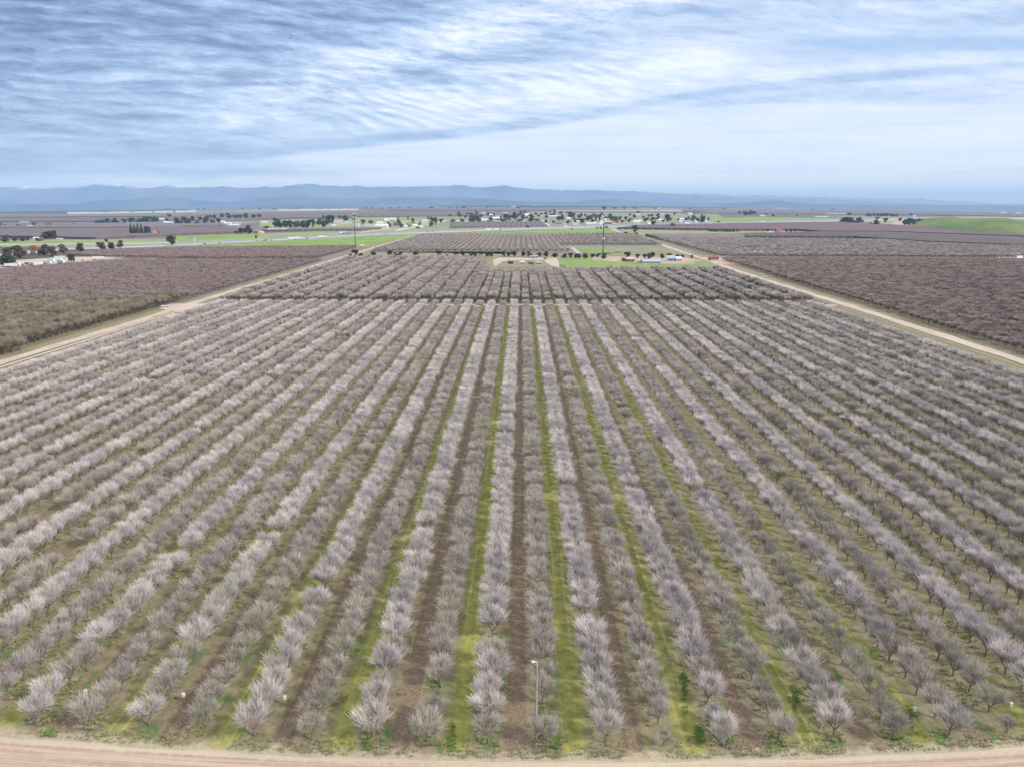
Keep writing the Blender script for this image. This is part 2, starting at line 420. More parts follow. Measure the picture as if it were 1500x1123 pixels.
PR_FAR = {
    'pale': proto('palef', M['twig_pale'], 4, 50, lod=1, twigs=860, w=3.3, h=5.2, up=.45),
    'dull': proto('dullf', M['twig_dull'], 4, 60, lod=1, twigs=540, w=2.9, h=5.2, up=.4),
    'tall': proto('tallf', M['twig_tall'], 5, 70, lod=1, twigs=1100, w=3.5, h=7.2, up=.45, thick=1.15),
    'olive': proto('olivef', M['twig_olive'], 4, 80, lod=1, twigs=900, w=3.4, h=6.4, up=.4, thick=1.2),
    'purple': proto('purplef', M['twig_purple'], 4, 90, lod=2, twigs=260, w=2.8, h=4.2, up=.5),
    'brown': proto('brownf', M['twig_brown'], 5, 100, lod=1, twigs=900, w=3.2, h=5.0, up=.5, thick=1.1),
    'tallx': proto('tallx', M['twig_tall'], 3, 110, lod=2, twigs=300, w=3.2, h=5.0, up=.45),
}
def joined(entry, name):                     # trunk and twigs in one mesh, for the mass planting
    tm, cm, B, (v, f, t), m, _ = entry
    nb = len(B.v)
    vv = list(B.v) + list(v); ff = list(B.f) + [tuple(nb + i for i in q) for q in f]
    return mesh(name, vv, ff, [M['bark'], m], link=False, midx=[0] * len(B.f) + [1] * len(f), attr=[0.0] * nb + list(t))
COLS = {}
def variants(key):                           # a collection that stays outside the scene, read by geometry nodes
    if key in COLS: return COLS[key]
    src = PR[key[0]] if key[1] == 'near' else PR_FAR[key[0]]
    c = bpy.data.collections.new('kinds_' + '_'.join(key))
    for i, e in enumerate(src): c.objects.link(joined(e, '%s_%s_%d' % (key[0], key[1], i)))
    COLS[key] = c
    return c
def scatter(name, label, cat, parts):
    """parts: list of (collection, points array Nx(x,y,z,rot,scale,idx)) -> ONE stuff object of instances"""
    pts = np.concatenate([np.column_stack([p, np.full(len(p), i)]) for i, (c, p) in enumerate(parts)])
    me = bpy.data.meshes.new(name); me.vertices.add(len(pts))
    me.vertices.foreach_set('co', pts[:, :3].astype(np.float32).ravel())
    def at(n, t, d):
        a = me.attributes.new(n, t, 'POINT'); a.data.foreach_set('value', d)
    at('turn', 'FLOAT', pts[:, 3].astype(np.float32)); at('size', 'FLOAT', pts[:, 4].astype(np.float32))
    at('pick', 'INT', pts[:, 5].astype(np.int32)); at('kindof', 'INT', pts[:, 6].astype(np.int32))
    o = bpy.data.objects.new(name, me); COL.objects.link(o)
    tag(o, label, cat, None, 'stuff')
    ng = bpy.data.node_groups.new('plant_' + name, 'GeometryNodeTree')
    ng.interface.new_socket('Geometry', in_out='INPUT', socket_type='NodeSocketGeometry')
    ng.interface.new_socket('Geometry', in_out='OUTPUT', socket_type='NodeSocketGeometry')
    N, L = ng.nodes, ng.links
    gi, go = N.new('NodeGroupInput'), N.new('NodeGroupOutput')
    def attr(n, t):
        a = N.new('GeometryNodeInputNamedAttribute'); a.data_type = t; a.inputs['Name'].default_value = n; return a.outputs['Attribute']
    jn = N.new('GeometryNodeJoinGeometry')
    rot = N.new('ShaderNodeCombineXYZ'); L.new(attr('turn', 'FLOAT'), rot.inputs[2])
    for i, (c, _) in enumerate(parts):
        ci = N.new('GeometryNodeCollectionInfo'); ci.inputs['Collection'].default_value = c
        ci.inputs['Separate Children'].default_value = True; ci.inputs['Reset Children'].default_value = True
        ip = N.new('GeometryNodeInstanceOnPoints'); ip.inputs['Pick Instance'].default_value = True
        eq = N.new('FunctionNodeCompare'); eq.data_type = 'INT'; eq.operation = 'EQUAL'
        L.new(attr('kindof', 'INT'), eq.inputs[2]); eq.inputs[3].default_value = i
        L.new(gi.outputs[0], ip.inputs['Points']); L.new(eq.outputs[0], ip.inputs['Selection'])
        L.new(ci.outputs[0], ip.inputs['Instance']); L.new(attr('pick', 'INT'), ip.inputs['Instance Index'])
        L.new(rot.outputs[0], ip.inputs['Rotation']); L.new(attr('size', 'FLOAT'), ip.inputs['Scale'])
        L.new(ip.outputs[0], jn.inputs[0])
    L.new(jn.outputs[0], go.inputs[0])
    md = o.modifiers.new('planting', 'NODES'); md.node_group = ng
    return o
def in_view(x, y, m=140):
    px, py, zc = proj(x, y, 3)
    return zc > 0 and -m < px < 1500 + m and py < 1123 + m

# ---- first orchard: rows 7.3 m apart, pale and dull rows in turn
ROW0, RS, DY = -0.4, 7.3, 3.75
gaps = [(-1, 92.5, 96), (1, 147, 153), (-2, 79, 82.5), (-14, 133, 140), (3, 146, 150), (-12, 118, 122), (0, 76, 81.5)]
rows = {}
for k in range(-27, 26):
    X = ROW0 + (k + .5) * RS
    y = 74.3 + 0.0008 * X * X + rnd.uniform(-.4, 1.4)
    pale = k % 2 == 1
    while y < 461:
        gap = any(g[0] == k and g[1] < y < g[2] for g in gaps) or rnd.random() < (0.004 if pale else 0.012)
        if not gap:
            s = rnd.uniform(.94, 1.04) if pale else rnd.uniform(.86, 1.08)
            if y < 84 + .0008 * X * X: s *= rnd.uniform(.82, .98)
            if rnd.random() < 0.02: s *= .6
            kind = 'pale' if pale else 'dull'
            if y < 100 and rnd.random() < .25: kind = 'dull'
            rows.setdefault(k, []).append([X + rnd.uniform(-.25, .25), y + rnd.uniform(-.3, .3), kind, s, rnd.uniform(0, 6.28), rnd.randrange(5)])
        y += DY
PX = 1.9                                     # the pole stands between lane 0 and row 0
cand = []
for k, r in rows.items():
    vis = [i for i, t in enumerate(r) if (lambda p: 0 <= p[0] <= 1500 and p[1] <= 1123)(proj(t[0], t[1], 2.5))]
    first_in = 0 in vis
    for i in vis: cand.append((proj(r[i][0], r[i][1], 2.5)[2], k, i, i + 1 if first_in else vis.index(i) + 1, first_in))
cand.sort()
chosen = {(k, i): (n, fi) for _, k, i, n, fi in cand[:300]}
GROUP1 = 'leafless almond trees standing in the nearest rows'
for k, r in rows.items():
    side, nr = ('right', k + 1) if k >= 0 else ('left', -k)
    for i, t in enumerate(r):
        if (k, i) not in chosen: continue
        n, fi = chosen[(k, i)]
        look = {'pale': 'pale', 'dull': 'dull'}[t[2]]
        if t[3] < .72: look = 'small'
        if fi: lab = f'{look} bare tree, {nth(n)} from the dirt road, {nth(nr)} row {side} of the pole'
        else: lab = f'{look} bare tree, {nth(n)} in view in the {nth(nr)} row {side} of the pole'
        root = empty('almond_tree', (t[0], t[1], 0), lab, 'almond tree', GROUP1, t[4])
        root.scale = (t[3],) * 3
        e = PR[t[2]][t[5]]
        for nm, me in (('trunk', e[0]), ('crown', e[1])):
            o = bpy.data.objects.new(nm, me); COL.objects.link(o); o.parent = root
mid, far = {'pale': [], 'dull': []}, {'pale': [], 'dull': []}
for k, r in rows.items():
    for i, t in enumerate(r):
        if (k, i) in chosen or not in_view(t[0], t[1], 260): continue
        d = mid if t[1] < 230 else far
        d[t[2]].append((t[0], t[1], gz(t[0]), t[4], t[3], t[5] if d is mid else t[5] % 4))
A = lambda l: np.array(l, dtype=float)
scatter('almond_orchard', 'rest of the leafless grey orchard in long straight rows', 'orchard',
        [(variants(('pale', 'near')), A(mid['pale'])), (variants(('dull', 'near')), A(mid['dull'])),
         (variants(('pale', 'far')), A(far['pale'])), (variants(('dull', 'far')), A(far['dull']))])

def inside(poly, x, y):
    c = False; n = len(poly); j = n - 1
    for i in range(n):
        xi, yi = poly[i]; xj, yj = poly[j]
        if (yi > y) != (yj > y) and x < (xj - xi) * (y - yi) / (yj - yi) + xi: c = not c
        j = i
    return c
def block(name, label, poly, kind, rs, ts, along='y', s=(.85, 1.15), jit=.4, nvar=4, miss=.01, odd=None, x0=0.0, small=0.0):
    q = random.Random(hash(name) % 1000 if False else len(label)); pts = []
    xs = [p[0] for p in poly]; ys = [p[1] for p in poly]
    if along == 'y':
        k0, k1 = int((min(xs) - x0) // rs), int((max(xs) - x0) // rs) + 1
        for k in range(k0, k1 + 1):
            X = x0 + (k + .5) * rs; y = min(ys) + q.uniform(0, 1)
            sc = 1.0 if odd is None or k % 2 else odd
            while y < max(ys):
                x = X + q.uniform(-jit, jit)
                if q.random() > miss and in_view(x, y) and inside(poly, x, y):
                    f = q.uniform(.4, .6) if q.random() < small else 1
                    pts.append((x, y, gz(x), q.uniform(0, 6.28), q.uniform(*s) * sc * f, q.randrange(nvar)))
                y += ts
    else:
        y = min(ys)
        while y < max(ys):
            x = min(xs) + q.uniform(0, 1)
            while x < max(xs):
                if q.random() > miss and in_view(x, y) and inside(poly, x, y):
                    f = q.uniform(.4, .6) if q.random() < small else 1
                    pts.append((x + q.uniform(-jit, jit), y + q.uniform(-jit, jit), gz(x), q.uniform(0, 6.28), q.uniform(*s) * f, q.randrange(nvar)))
                x += ts
            y += rs
    print(name, kind, len(pts))
    scatter(name, label, 'orchard', [(variants((kind, 'far')), A(pts))])

block('walnut_orchard', 'taller brownish leafless orchard behind the pale cross track',
      [(-203, 475), (196, 475), (196, 690), (30, 690), (-32, 680), (-42, 835), (-203, 845)], 'tall', RS, 4.6, odd=.74, x0=ROW0, nvar=5, jit=.3)
# left of the tan road
sheet('olive_orchard_floor', [(-900, 240), (-230, 240), (-230, 500), (-900, 500)], M['brown_soil'], 0.0, label='brown floor of the olive-brown orchard')
block('olive_brown_orchard', 'dense olive-brown orchard beside the tan dirt road', [(-900, 240), (-227, 240), (-229, 492), (-900, 492)], 'olive', 6.4, 4.6, s=(.85, 1.2), jit=.8)
sheet('young_orchard_floor', [(-1500, 500), (-229, 500), (-229, 1120), (-1500, 1120)], M['purple_soil'], 0.0, label='purple-brown soil under the young orchard')
block('young_purple_orchard', 'low purplish young orchard beyond the olive-brown one', [(-1100, 498), (-229, 498), (-229, 830), P(195, 382.5), P(0, 397), P(-120, 405)], 'purple', 5.6, 4.0, along='x', s=(.75, 1.0))
block('hedgerow_strip', 'dark olive strip of trees across the purple orchard', [(-430, 838), (-245, 838), (-245, 862), (-430, 862)], 'olive', 6.4, 4.6, s=(.7, .95), jit=.8)
block('far_lilac_orchard', 'lilac-grey orchard in front of the green field', [P(90, 375), P(190, 367), (-480, 1060), (-245, 1085), (-245, 870), P(190, 378.5), P(140, 377)], 'purple', 6.4, 4.6, s=(.95, 1.2))
# beyond the line of evergreens
sheet('third_orchard_floor', [(-209, 985), (-25, 985), (-25, 945), (110, 945), (70, 1090), (222, 1090), (232, 1560), (-212, 1500)], M['purple_soil'], 0.0, label='soil under the orchard behind the evergreens')
block('third_orchard', 'lilac-brown orchard of thin rows behind the line of evergreens', [(-206, 985), (65, 985), (60, 1130), (222, 1130), (232, 1540), (-208, 1500)], 'tallx', 8.6, 6.2, s=(.9, 1.1), miss=.03, nvar=3)
sheet('field', [(80, 985), (224, 985), (222, 1125), (66, 1125)], M['greygreen'], 0.06, label='grey-green pasture in front of the dark mast')
# right of the right road
sheet('brown_orchard_floor', [(219, 60), (2400, 60), (2400, 1000), (236, 1000)], M['brown_soil'], -0.02, label='brown soil under the orchard right of the road')
block('brown_orchard', 'dark brown orchard right of the tan road', [(220, 170), (1100, 170), (1100, 840), (234, 840)], 'brown', 5.8, 4.8, along='x', s=(.85, 1.05), nvar=5, small=.04, miss=.012, jit=.5)
sheet('grey_orchard_floor', [(240, 1000), (2600, 1000), (2600, 2000), (262, 2000)], M['purple_soil'], -0.02, label='soil under the grey-brown orchard')
block('grey_brown_orchard', 'grey-brown orchard of visible rows behind the dark brown one', [(244, 885), (1500, 885), (1700, 1180), (248, 1340)], 'tallx', 8.2, 6.0, s=(.95, 1.15), nvar=3)
HAZE, EXPO, SKYK = 4.0e-5, 0.47, 0.87
# ------------------------------------------------------------------ far fields (laid out on the valley floor)
def band(pts, t0, t1=None):
    t1 = t1 if t1 is not None else t0; n = len(pts) - 1
    return pp(*[(x, y - (t0 + (t1 - t0) * i / n)) for i, (x, y) in enumerate(pts)]) + pp(*[(x, y + (t0 + (t1 - t0) * i / n)) for i, (x, y) in reversed(list(enumerate(pts)))])
sheet('field', pp((-260, 400), (-260, 352), (0, 352), (240, 350), (420, 341), (560, 334), (640, 333), (610, 346), (520, 362), (250, 372), (130, 376), (60, 392)), M['green_pale'], 0.0, label='pale green verges along the highway')
sheet('field', pp((190, 364), (300, 358.6), (370, 356), (520, 349), (602, 345.6), (592, 349), (560, 356), (537, 362), (400, 363.5), (190, 366)), M['green'], 0.12, label='bright green field between highway and lilac orchard')
sheet('field', pp((640, 333), (1080, 324), (1345, 318), (1600, 318), (1600, 330), (1345, 330), (1230, 327), (1090, 331), (915, 334), (700, 340), (600, 345)), M['green_pale'], 0.02, label='pale grass margins beside the far highway')
sheet('field', pp((698, 341), (770, 338.4), (860, 335.4), (893, 335), (925, 343.5), (760, 342.7), (698, 343)), M['green'], 0.14, label='bright green field behind the third orchard')
sheet('field', pp((845, 363.2), (870, 363.6), (905, 370.5), (862, 370.5)), M['green'], 0.16, label='small bright green corner of the pasture')
sheet('field', pp((814, 379), (905, 378.5), (960, 385), (1045, 386), (1050, 390), (960, 391), (905, 393), (815, 392)), M['green'], 0.10, label='bright green grass behind the walnut orchard')
sheet('field', pp((905, 335.6), (1000, 338.6), (1300, 339.6), (1300, 342.6), (1090, 344), (945, 345), (915, 341)), M['green_pale'], 0.10, label='long pale green field right of the straight road')
sheet('field', pp((1040, 319.8), (1100, 318.3), (1230, 320.2), (1232, 323.8), (1100, 326.6), (1040, 327)), M['green'], 0.14, label='green field beyond the highway and the town')
sheet('field', pp((1080, 342), (1130, 339.6), (1192, 342), (1188, 344.4), (1120, 345)), M['green'], 0.16, label='small lawn beside the farmhouses in the purple orchard')
sheet('field', pp((1450, 355.5), (1600, 354), (1600, 360), (1490, 359)), M['green'], 0.2, label='bright green patch near the yard at the dark orchard')
sheet('field', pp((260, 345.5), (380, 342.2), (380, 347), (240, 352)), M['green'], 0.14, label='green triangle behind the highway')
sheet('field', pp((380, 323), (600, 318), (640, 326), (540, 336), (380, 333)), M['green_pale'], 0.06, label='pale green land around the tree belt')
sheet('field', pp((520, 312.5), (1050, 312.5), (1070, 326), (890, 333), (640, 335), (520, 333)), M['greygreen'], 0.04, label='grey-green ground under the town')
HW = [(-260, 385), (0, 374), (60, 368), (100, 364.4), (190, 361.5), (250, 359), (315, 355.6), (370, 352.8), (430, 350), (520, 344.6), (600, 341), (700, 337.6), (760, 335.4), (880, 332), (1000, 329), (1100, 326.2), (1200, 323.8), (1330, 321), (1450, 319.6), (1640, 322)]
sheet('highway', band(HW, 2.6, 1.5), M['asphalt'], 0.22, label='grey highway crossing the valley')
sheet('highway', band([(x, y + .9) for x, y in HW], .6, .45), M['concrete'], 0.34, label='pale near carriageway of the highway')
sheet('road', band([(-260, 362), (0, 358.6), (180, 357.6), (260, 355.5)], .55), M['concrete'], 0.2, label='pale frontage road parallel to the highway')
sheet('road', pp((574, 338.4), (640, 326), (652, 323), (656, 323), (646, 326.5), (584, 338.4)), M['concrete'], 0.3, label='pale street climbing from the highway into the town')
sheet('road', pp((796, 325), (799, 325), (807, 331.6), (801, 331.6)), M['concrete'], 0.3, label='short pale street beside the purple triangle field')
sheet('road', pp((522, 341), (560, 336), (640, 333), (560, 337.6), (530, 341.6)), M['road_dirt'], 0.26, label='tan dirt road behind the lattice mast')
sheet('dirt_road', pp((940, 384.6), (1018, 384.8), (1018, 386.2), (940, 386)), M['road_dirt'], 0.16, label='pale driveway in front of the white houses')
sheet('dirt_road', pp((835, 362.6), (841, 362.6), (852, 371.5), (845, 371.5)), M['road_dirt'], 0.2, label='short tan track cutting between two fields')
sheet('dirt_road', pp((893, 334.6), (899, 334.6), (918, 343.5), (912, 344)), M['road_dirt'], 0.26, label='tan farm road reaching the highway')
sheet('yard', pp((868, 377), (905, 376), (1000, 377), (1030, 383), (980, 385), (905, 383.5), (868, 380)), M['red_earth'], 0.13, label='reddish earth yard around the barns')
sheet('yard', pp((1022, 377), (1060, 377), (1100, 388.6), (1062, 388)), M['red_earth'], 0.16, label='bare pinkish junction beside the parked trailers')
sheet('basin_bank', pp((722, 380.6), (730, 377.6), (815, 377.4), (822, 393), (806, 389), (798, 383), (737, 383), (724, 391)), M['road_dirt'], 0.12, label='tan dirt bank around the small basin')
sheet('basin_floor', pp((743, 381), (798, 380.8), (802, 392), (735, 392)), M['verge'], 0.17, label='weedy floor of the small basin')
sheet('dirt_apron', pp((232, 452), (250, 445), (312, 445), (332, 441), (318, 447), (262, 458)), M['road_dirt'], 0.12, label='sandy widening where the tracks meet the tan road')
sheet('yard', pp((-60, 398), (0, 395), (100, 385), (160, 380), (190, 377), (150, 376), (90, 377), (0, 383), (-60, 390)), M['road_dirt'], 0.15, label='dusty yard of parked machines by the purple orchard')
sheet('yard', pp((1430, 371), (1458, 366), (1560, 368), (1560, 384), (1470, 380)), M['red_earth'], 0.15, label='bare yard of machines at the far corner')
sheet('yard', pp((1312, 324), (1322, 323), (1336, 331), (1300, 331)), M['red_earth'], 0.2, label='bare reddish slope beside the dark trees')
sheet('field', pp((810, 308.6), (1000, 308.4), (1060, 310.5), (1000, 309.8), (812, 309.6)), M['road_dirt'], 0.4, label='thin tan stubble field beyond the town')
sheet('field', pp((100, 313.4), (300, 310.4), (420, 307.8), (600, 306.8), (600, 308.6), (420, 309.6), (300, 312), (100, 315)), M['green_pale'], 0.4, label='thin pale green field far beyond the tree belts')
# orchards so far off that they read as one low canopy
def canopy(pts, m, lab, h=4.0, lift=0.1):
    sheet('orchard', pp(*pts), M[m], lift, 'stuff', lab, h, 'orchard')
canopy([(-260, 350), (0, 348), (140, 351), (240, 346), (360, 341), (330, 334), (200, 336), (-260, 338)], 'canopy_purple', 'purple-brown orchard behind the left farm and the frontage road')
canopy([(-260, 336.5), (190, 334.6), (330, 331), (310, 326.5), (-260, 329)], 'canopy_grey', 'grey-lilac orchard behind the conifers')
canopy([(-260, 327), (135, 325.6), (160, 320), (-260, 322)], 'canopy_purple', 'purple orchard beside the mid-distance tree belt')
canopy([(-260, 320.5), (240, 318), (380, 314), (370, 311.6), (100, 315.4), (-260, 318)], 'canopy_grey', 'grey orchard in front of the long white sheds')
canopy([(-260, 313.8), (0, 313), (100, 312.4), (280, 310), (280, 306.5), (-260, 310.5)], 'canopy_blue', 'dark bluish orchard under the blue foothills')
canopy([(380, 321.5), (520, 318.6), (700, 317), (780, 313), (700, 310), (560, 310.6), (400, 312.6)], 'canopy_purple', 'purple orchard behind the tree belt and the lattice mast')
canopy([(660, 334.6), (802, 332), (793, 325.6), (662, 326.6)], 'canopy_purple', 'purple triangle orchard in front of the town', 3.5)
canopy([(385, 339.6), (530, 338.4), (560, 335.6), (420, 336.4)], 'canopy_purple', 'narrow purple orchard in front of the tree belt')
canopy([(600, 309.4), (800, 309), (820, 305), (420, 305.6)], 'canopy_purple', 'far purple orchard beyond the town')
canopy([(810, 311.8), (1010, 312.2), (1040, 312), (1020, 310.4), (820, 310)], 'canopy_grey', 'grey orchard just beyond the town')
canopy([(1000, 313.4), (1300, 315), (1500, 318), (1660, 319), (1660, 314), (1400, 310), (1000, 306)], 'canopy_purple', 'broad purple orchard beyond the highway')
canopy([(930, 332.5), (1090, 329), (1240, 326.2), (1340, 333.5), (1440, 344), (1600, 348.5), (1600, 353), (1300, 341.4), (1200, 341), (1170, 338.4), (1080, 338.4), (905, 336)], 'canopy_red', 'reddish purple orchard below the green mound', 4.5)
canopy([(1196, 343), (1300, 343.2), (1600, 355.4), (1600, 361), (1480, 363), (1360, 358), (1250, 350.5), (1090, 350), (1090, 345.6)], 'canopy_dark', 'dark orchard with a ragged near edge', 5.5)
canopy([(945, 346), (1090, 345.4), (1090, 351.5), (970, 351.5)], 'canopy_grey', 'dull orchard strip right of the straight road', 4.5)
canopy([(800, 304.2), (1200, 305.6), (1500, 309), (1660, 311), (1660, 308.4), (1400, 305.8), (1000, 302.6), (620, 302.8)], 'canopy_blue', 'dark blue-green treeline under the horizon', 12.0)

# ------------------------------------------------------------------ far trees
def leaf_fn(a, b):
    def fn(nt, pos):
        oi = nt.nodes.new('ShaderNodeObjectInfo'); r = E(nt, oi.outputs['Random'])
        n = noise(nt, pos, 0.6, 4, 0.7)
        return mulc(nt, mixc(nt, n.ss(0.35, 0.65), a, b), 0.75 + r * 0.5)
    return fn
LEAF = {
    'dark green': mat('leaf_dark', leaf_fn((0.030, 0.045, 0.026), (0.060, 0.080, 0.042))),
    'blue-green': mat('leaf_blue', leaf_fn((0.028, 0.050, 0.045), (0.055, 0.085, 0.070))),
    'olive': mat('leaf_olive', leaf_fn((0.10, 0.11, 0.04), (0.17, 0.17, 0.06))),
    'brownish': mat('leaf_brown', leaf_fn((0.060, 0.042, 0.036), (0.105, 0.075, 0.060))),
    'yellow': mat('leaf_yellow', leaf_fn((0.42, 0.27, 0.03), (0.58, 0.40, 0.06))),
    'rusty': mat('leaf_rust', leaf_fn((0.20, 0.11, 0.045), (0.30, 0.17, 0.07))),
}
def leafy(seed, conic=False, n=620):
    """crown of leaf clumps for a tree one unit high and one unit wide"""
    q = random.Random(seed); v, f = [], []
    blobs = []
    if conic:
        for i in range(9):
            z = .12 + .85 * i / 9; r = .5 * (1 - z) ** .8 + .03
            for _ in range(2):
                a = q.uniform(0, 6.28); blobs.append((math.cos(a) * r * .3, math.sin(a) * r * .3, z, r * .85, .12))
    else:
        for i in range(11):
            a = q.uniform(0, 6.28); rr_ = q.uniform(.05, .36); z = q.uniform(.22, .80)
            rr_ *= 1 - abs(z - .5) * .8
            blobs.append((math.cos(a) * rr_, math.sin(a) * rr_, z, q.uniform(.15, .25), q.uniform(.13, .20)))
    for _ in range(n):
        bx, by, bz, br, bh = q.choice(blobs)
        d = Vector((q.gauss(0, 1), q.gauss(0, 1), q.gauss(0, 1))).normalized() * (q.random() ** .4)
        c = Vector((bx + d.x * br, by + d.y * br, bz + d.z * bh))
        if c.z < .05: continue
        nrm = (d + Vector((q.gauss(0, .5), q.gauss(0, .5), q.gauss(.2, .5)))).normalized()
        x = nrm.orthogonal().normalized(); y = nrm.cross(x); s = q.uniform(.035, .075); b = len(v)
        k = q.uniform(0, 6.28)
        for i in range(5):
            t = k + 1.2566 * i; rr_ = s * q.uniform(.6, 1.2)
            v.append(tuple(c + x * math.cos(t) * rr_ + y * math.sin(t) * rr_ + nrm * q.uniform(-.3, .3) * s))
        f.append(tuple(b + i for i in range(5)))
    return v, f
CR = {}
for col in LEAF:
    CR[col] = []
    for i in range(3):
        v, f = leafy(200 + i * 7 + len(col)); CR[col].append(mesh('crown', v, f, LEAF[col], link=False).data)
CON = []
for i in range(3):
    v, f = leafy(300 + i, True); CON.append(mesh('crown', v, f, LEAF['dark green'], link=False).data)
tb = MB()
tb.tube((0, 0, -.02), (0.01, 0, .30), .045, .034, 7, False).tube((0.01, 0, .28), (.14, .05, .55), .026, .012, 5, False).tube((0.01, 0, .28), (-.12, .08, .60), .026, .012, 5, False).tube((0, 0, .29), (.02, -.13, .58), .022, .012, 5, False)
TRUNK = mesh('trunk', tb.v, tb.f, M['bark'], link=False).data
LABS = set()
tq = random.Random(11)
def far_tree(px, py, wpx, hpx, col, label, group=None, conic=False, name=None):
    X, Y = P(px, py); z = depth(X, Y) / F
    assert label not in LABS, label
    LABS.add(label)
    root = empty(name or ('conifer' if conic else 'tree'), (X, Y, gzi(X) - .1), label, 'tree', group, tq.uniform(0, 6.28))
    root.scale = (wpx * z * 1.2, wpx * z * 1.2, hpx * z * 1.15)
    me = tq.choice(CON) if conic else tq.choice(CR[col])
    for nm, d in (('trunk', TRUNK), ('crown', me)):
        o = bpy.data.objects.new(nm, d); COL.objects.link(o); o.parent = root
    return root
TENS.update({5: ('fiftieth', 'fifty'), 6: ('sixtieth', 'sixty'), 7: ('seventieth', 'seventy'), 8: ('eightieth', 'eighty'), 9: ('ninetieth', 'ninety'), 10: ('hundredth', 'hundred')})
def run(items, phrase, group, col=None, conic=False, base=0.0):
    items = sorted(items, key=lambda t: t[0])
    for i, it in enumerate(items):
        c = it[4] if len(it) > 4 else col
        far_tree(it[0], it[1] + base, it[2], it[3], c, f'{c} tree, {nth(i + 1)} from the left {phrase}', group, conic)
run([(513, 377, 6, 5), (521, 377, 11, 11), (528, 377, 8, 6), (547, 375.5, 9, 7), (571, 375.5, 9, 8.5), (579, 375.5, 7, 5.5), (586, 375.5, 8, 7), (594, 376, 4, 3, 'brownish'), (609, 375.5, 9, 7.5), (643.5, 376, 9.5, 9), (655, 375, 4, 3, 'brownish'), (668, 375, 9, 6.5), (679, 376, 9, 8), (690, 375, 8, 7), (697, 375.5, 7, 6), (704, 376, 9, 8), (713, 376, 7, 6), (720, 376, 8, 6.5),
     (738, 376, 8, 8), (745, 376, 7, 7), (753, 375.8, 9, 8), (766, 376, 8, 8), (776, 376, 9, 8), (790, 375.6, 9, 6.5, 'olive'), (800.5, 376.6, 9, 8.5), (813, 377, 10, 6.5), (826, 377.4, 9, 6), (835.5, 378, 8, 7.5), (843, 377.6, 6, 6), (848, 378, 8, 6.5), (858, 378.6, 9, 7.5), (868, 377, 8, 5), (876, 376.6, 9, 5.5), (884, 379, 9, 8),
     (919.5, 378.4, 11, 9), (933.5, 378.6, 7, 6.5), (944, 379, 7, 7), (951, 379, 8, 8), (956, 377, 7, 7.6), (970.5, 378.6, 7, 7), (979.5, 378, 8, 7), (992, 378.6, 7, 6, 'blue-green'), (999, 378, 6, 5), (1013, 378, 5, 5, 'brownish')],
    'in the line behind the second orchard', 'line of evergreens behind the second orchard', 'dark green')
run([(12, 377, 17, 15), (28, 378, 19, 18)], 'among the round pair by the yard', 'round dark trees by the dusty yard', 'brownish')
far_tree(11, 391, 24, 18, 'dark green', 'big dark green tree at the dusty yard beside the purple orchard')
run([(50, 373.5, 13, 13, 'rusty'), (65, 374, 15, 16), (77, 375, 14, 15), (80, 380, 8, 9), (92, 371, 13, 13), (119.5, 369, 13, 13), (149, 367, 14, 13), (164, 366.5, 12, 12), (176, 363, 10, 11), (156, 355, 6, 5)],
    'along the near side of the highway', 'roadside trees along the highway', 'brownish')
far_tree(252, 360.2, 13, 14.5, 'dark green', 'solitary dark ragged tree beside the highway', name='tree')
run([(7, 355, 12, 10), (22, 354, 12, 7.5), (33, 353.5, 10, 7), (41, 353, 8, 6.5), (56, 353.5, 8, 5, 'brownish')], 'at the farm behind the frontage road', 'trees at the farm behind the frontage road', 'dark green')
run([(67, 349.5, 12, 9), (75, 350, 13, 11.5), (81, 349, 9, 11)], 'in the round clump behind the frontage road', 'round clump behind the frontage road', 'dark green')
run([(50, 331.5, 6, 6), (28, 332.5, 9, 3.5), (36, 332.5, 6, 3, 'rusty'), (73, 331, 12, 5, 'rusty'), (1, 332, 5, 5), (8, 332, 4, 3.5), (108, 330.5, 3.5, 3)], 'around the far left farmstead', 'trees at the far left farmstead', 'brownish')
run([(193, 344.6, 6.5, 14.5), (198, 344.6, 6, 13.5), (203, 344.6, 6, 15), (208, 344.4, 5.5, 14)], 'in the row of tall conifers', 'row of tall dark conifers', 'dark green', True)
run([(214, 344.4, 6, 12.5), (218.5, 344.4, 6, 12), (231.5, 344, 6, 5.5, 'olive')], 'just right of the tall conifers', 'bushy trees beside the tall conifers', 'blue-green')
run([(346, 342.6, 6, 4), (353, 342.4, 8, 8), (359, 342.4, 8, 7.5), (366, 342.8, 11, 12.5)], 'beside the dark roadside sign', 'dark trees beside the roadside sign', 'blue-green')
run([(x, y, w_, h_) for x, y, w_, h_ in ((141, 328.4, 7, 5), (146, 328.6, 8, 5), (152, 328.4, 8, 6), (158, 328.2, 8, 7.5), (164, 328, 6, 5), (171, 328, 8, 8), (183, 328, 9, 7), (193, 327.4, 10, 8), (203, 327, 9, 7), (210, 326.6, 10, 8), (217, 326.8, 11, 9.5), (225, 326.4, 9, 8), (231, 326, 5, 7), (248, 319, 7.5, 5), (246, 324.4, 8, 4))],
    'in the belt left of the white sheds', 'mid-distance tree belt left', 'blue-green')
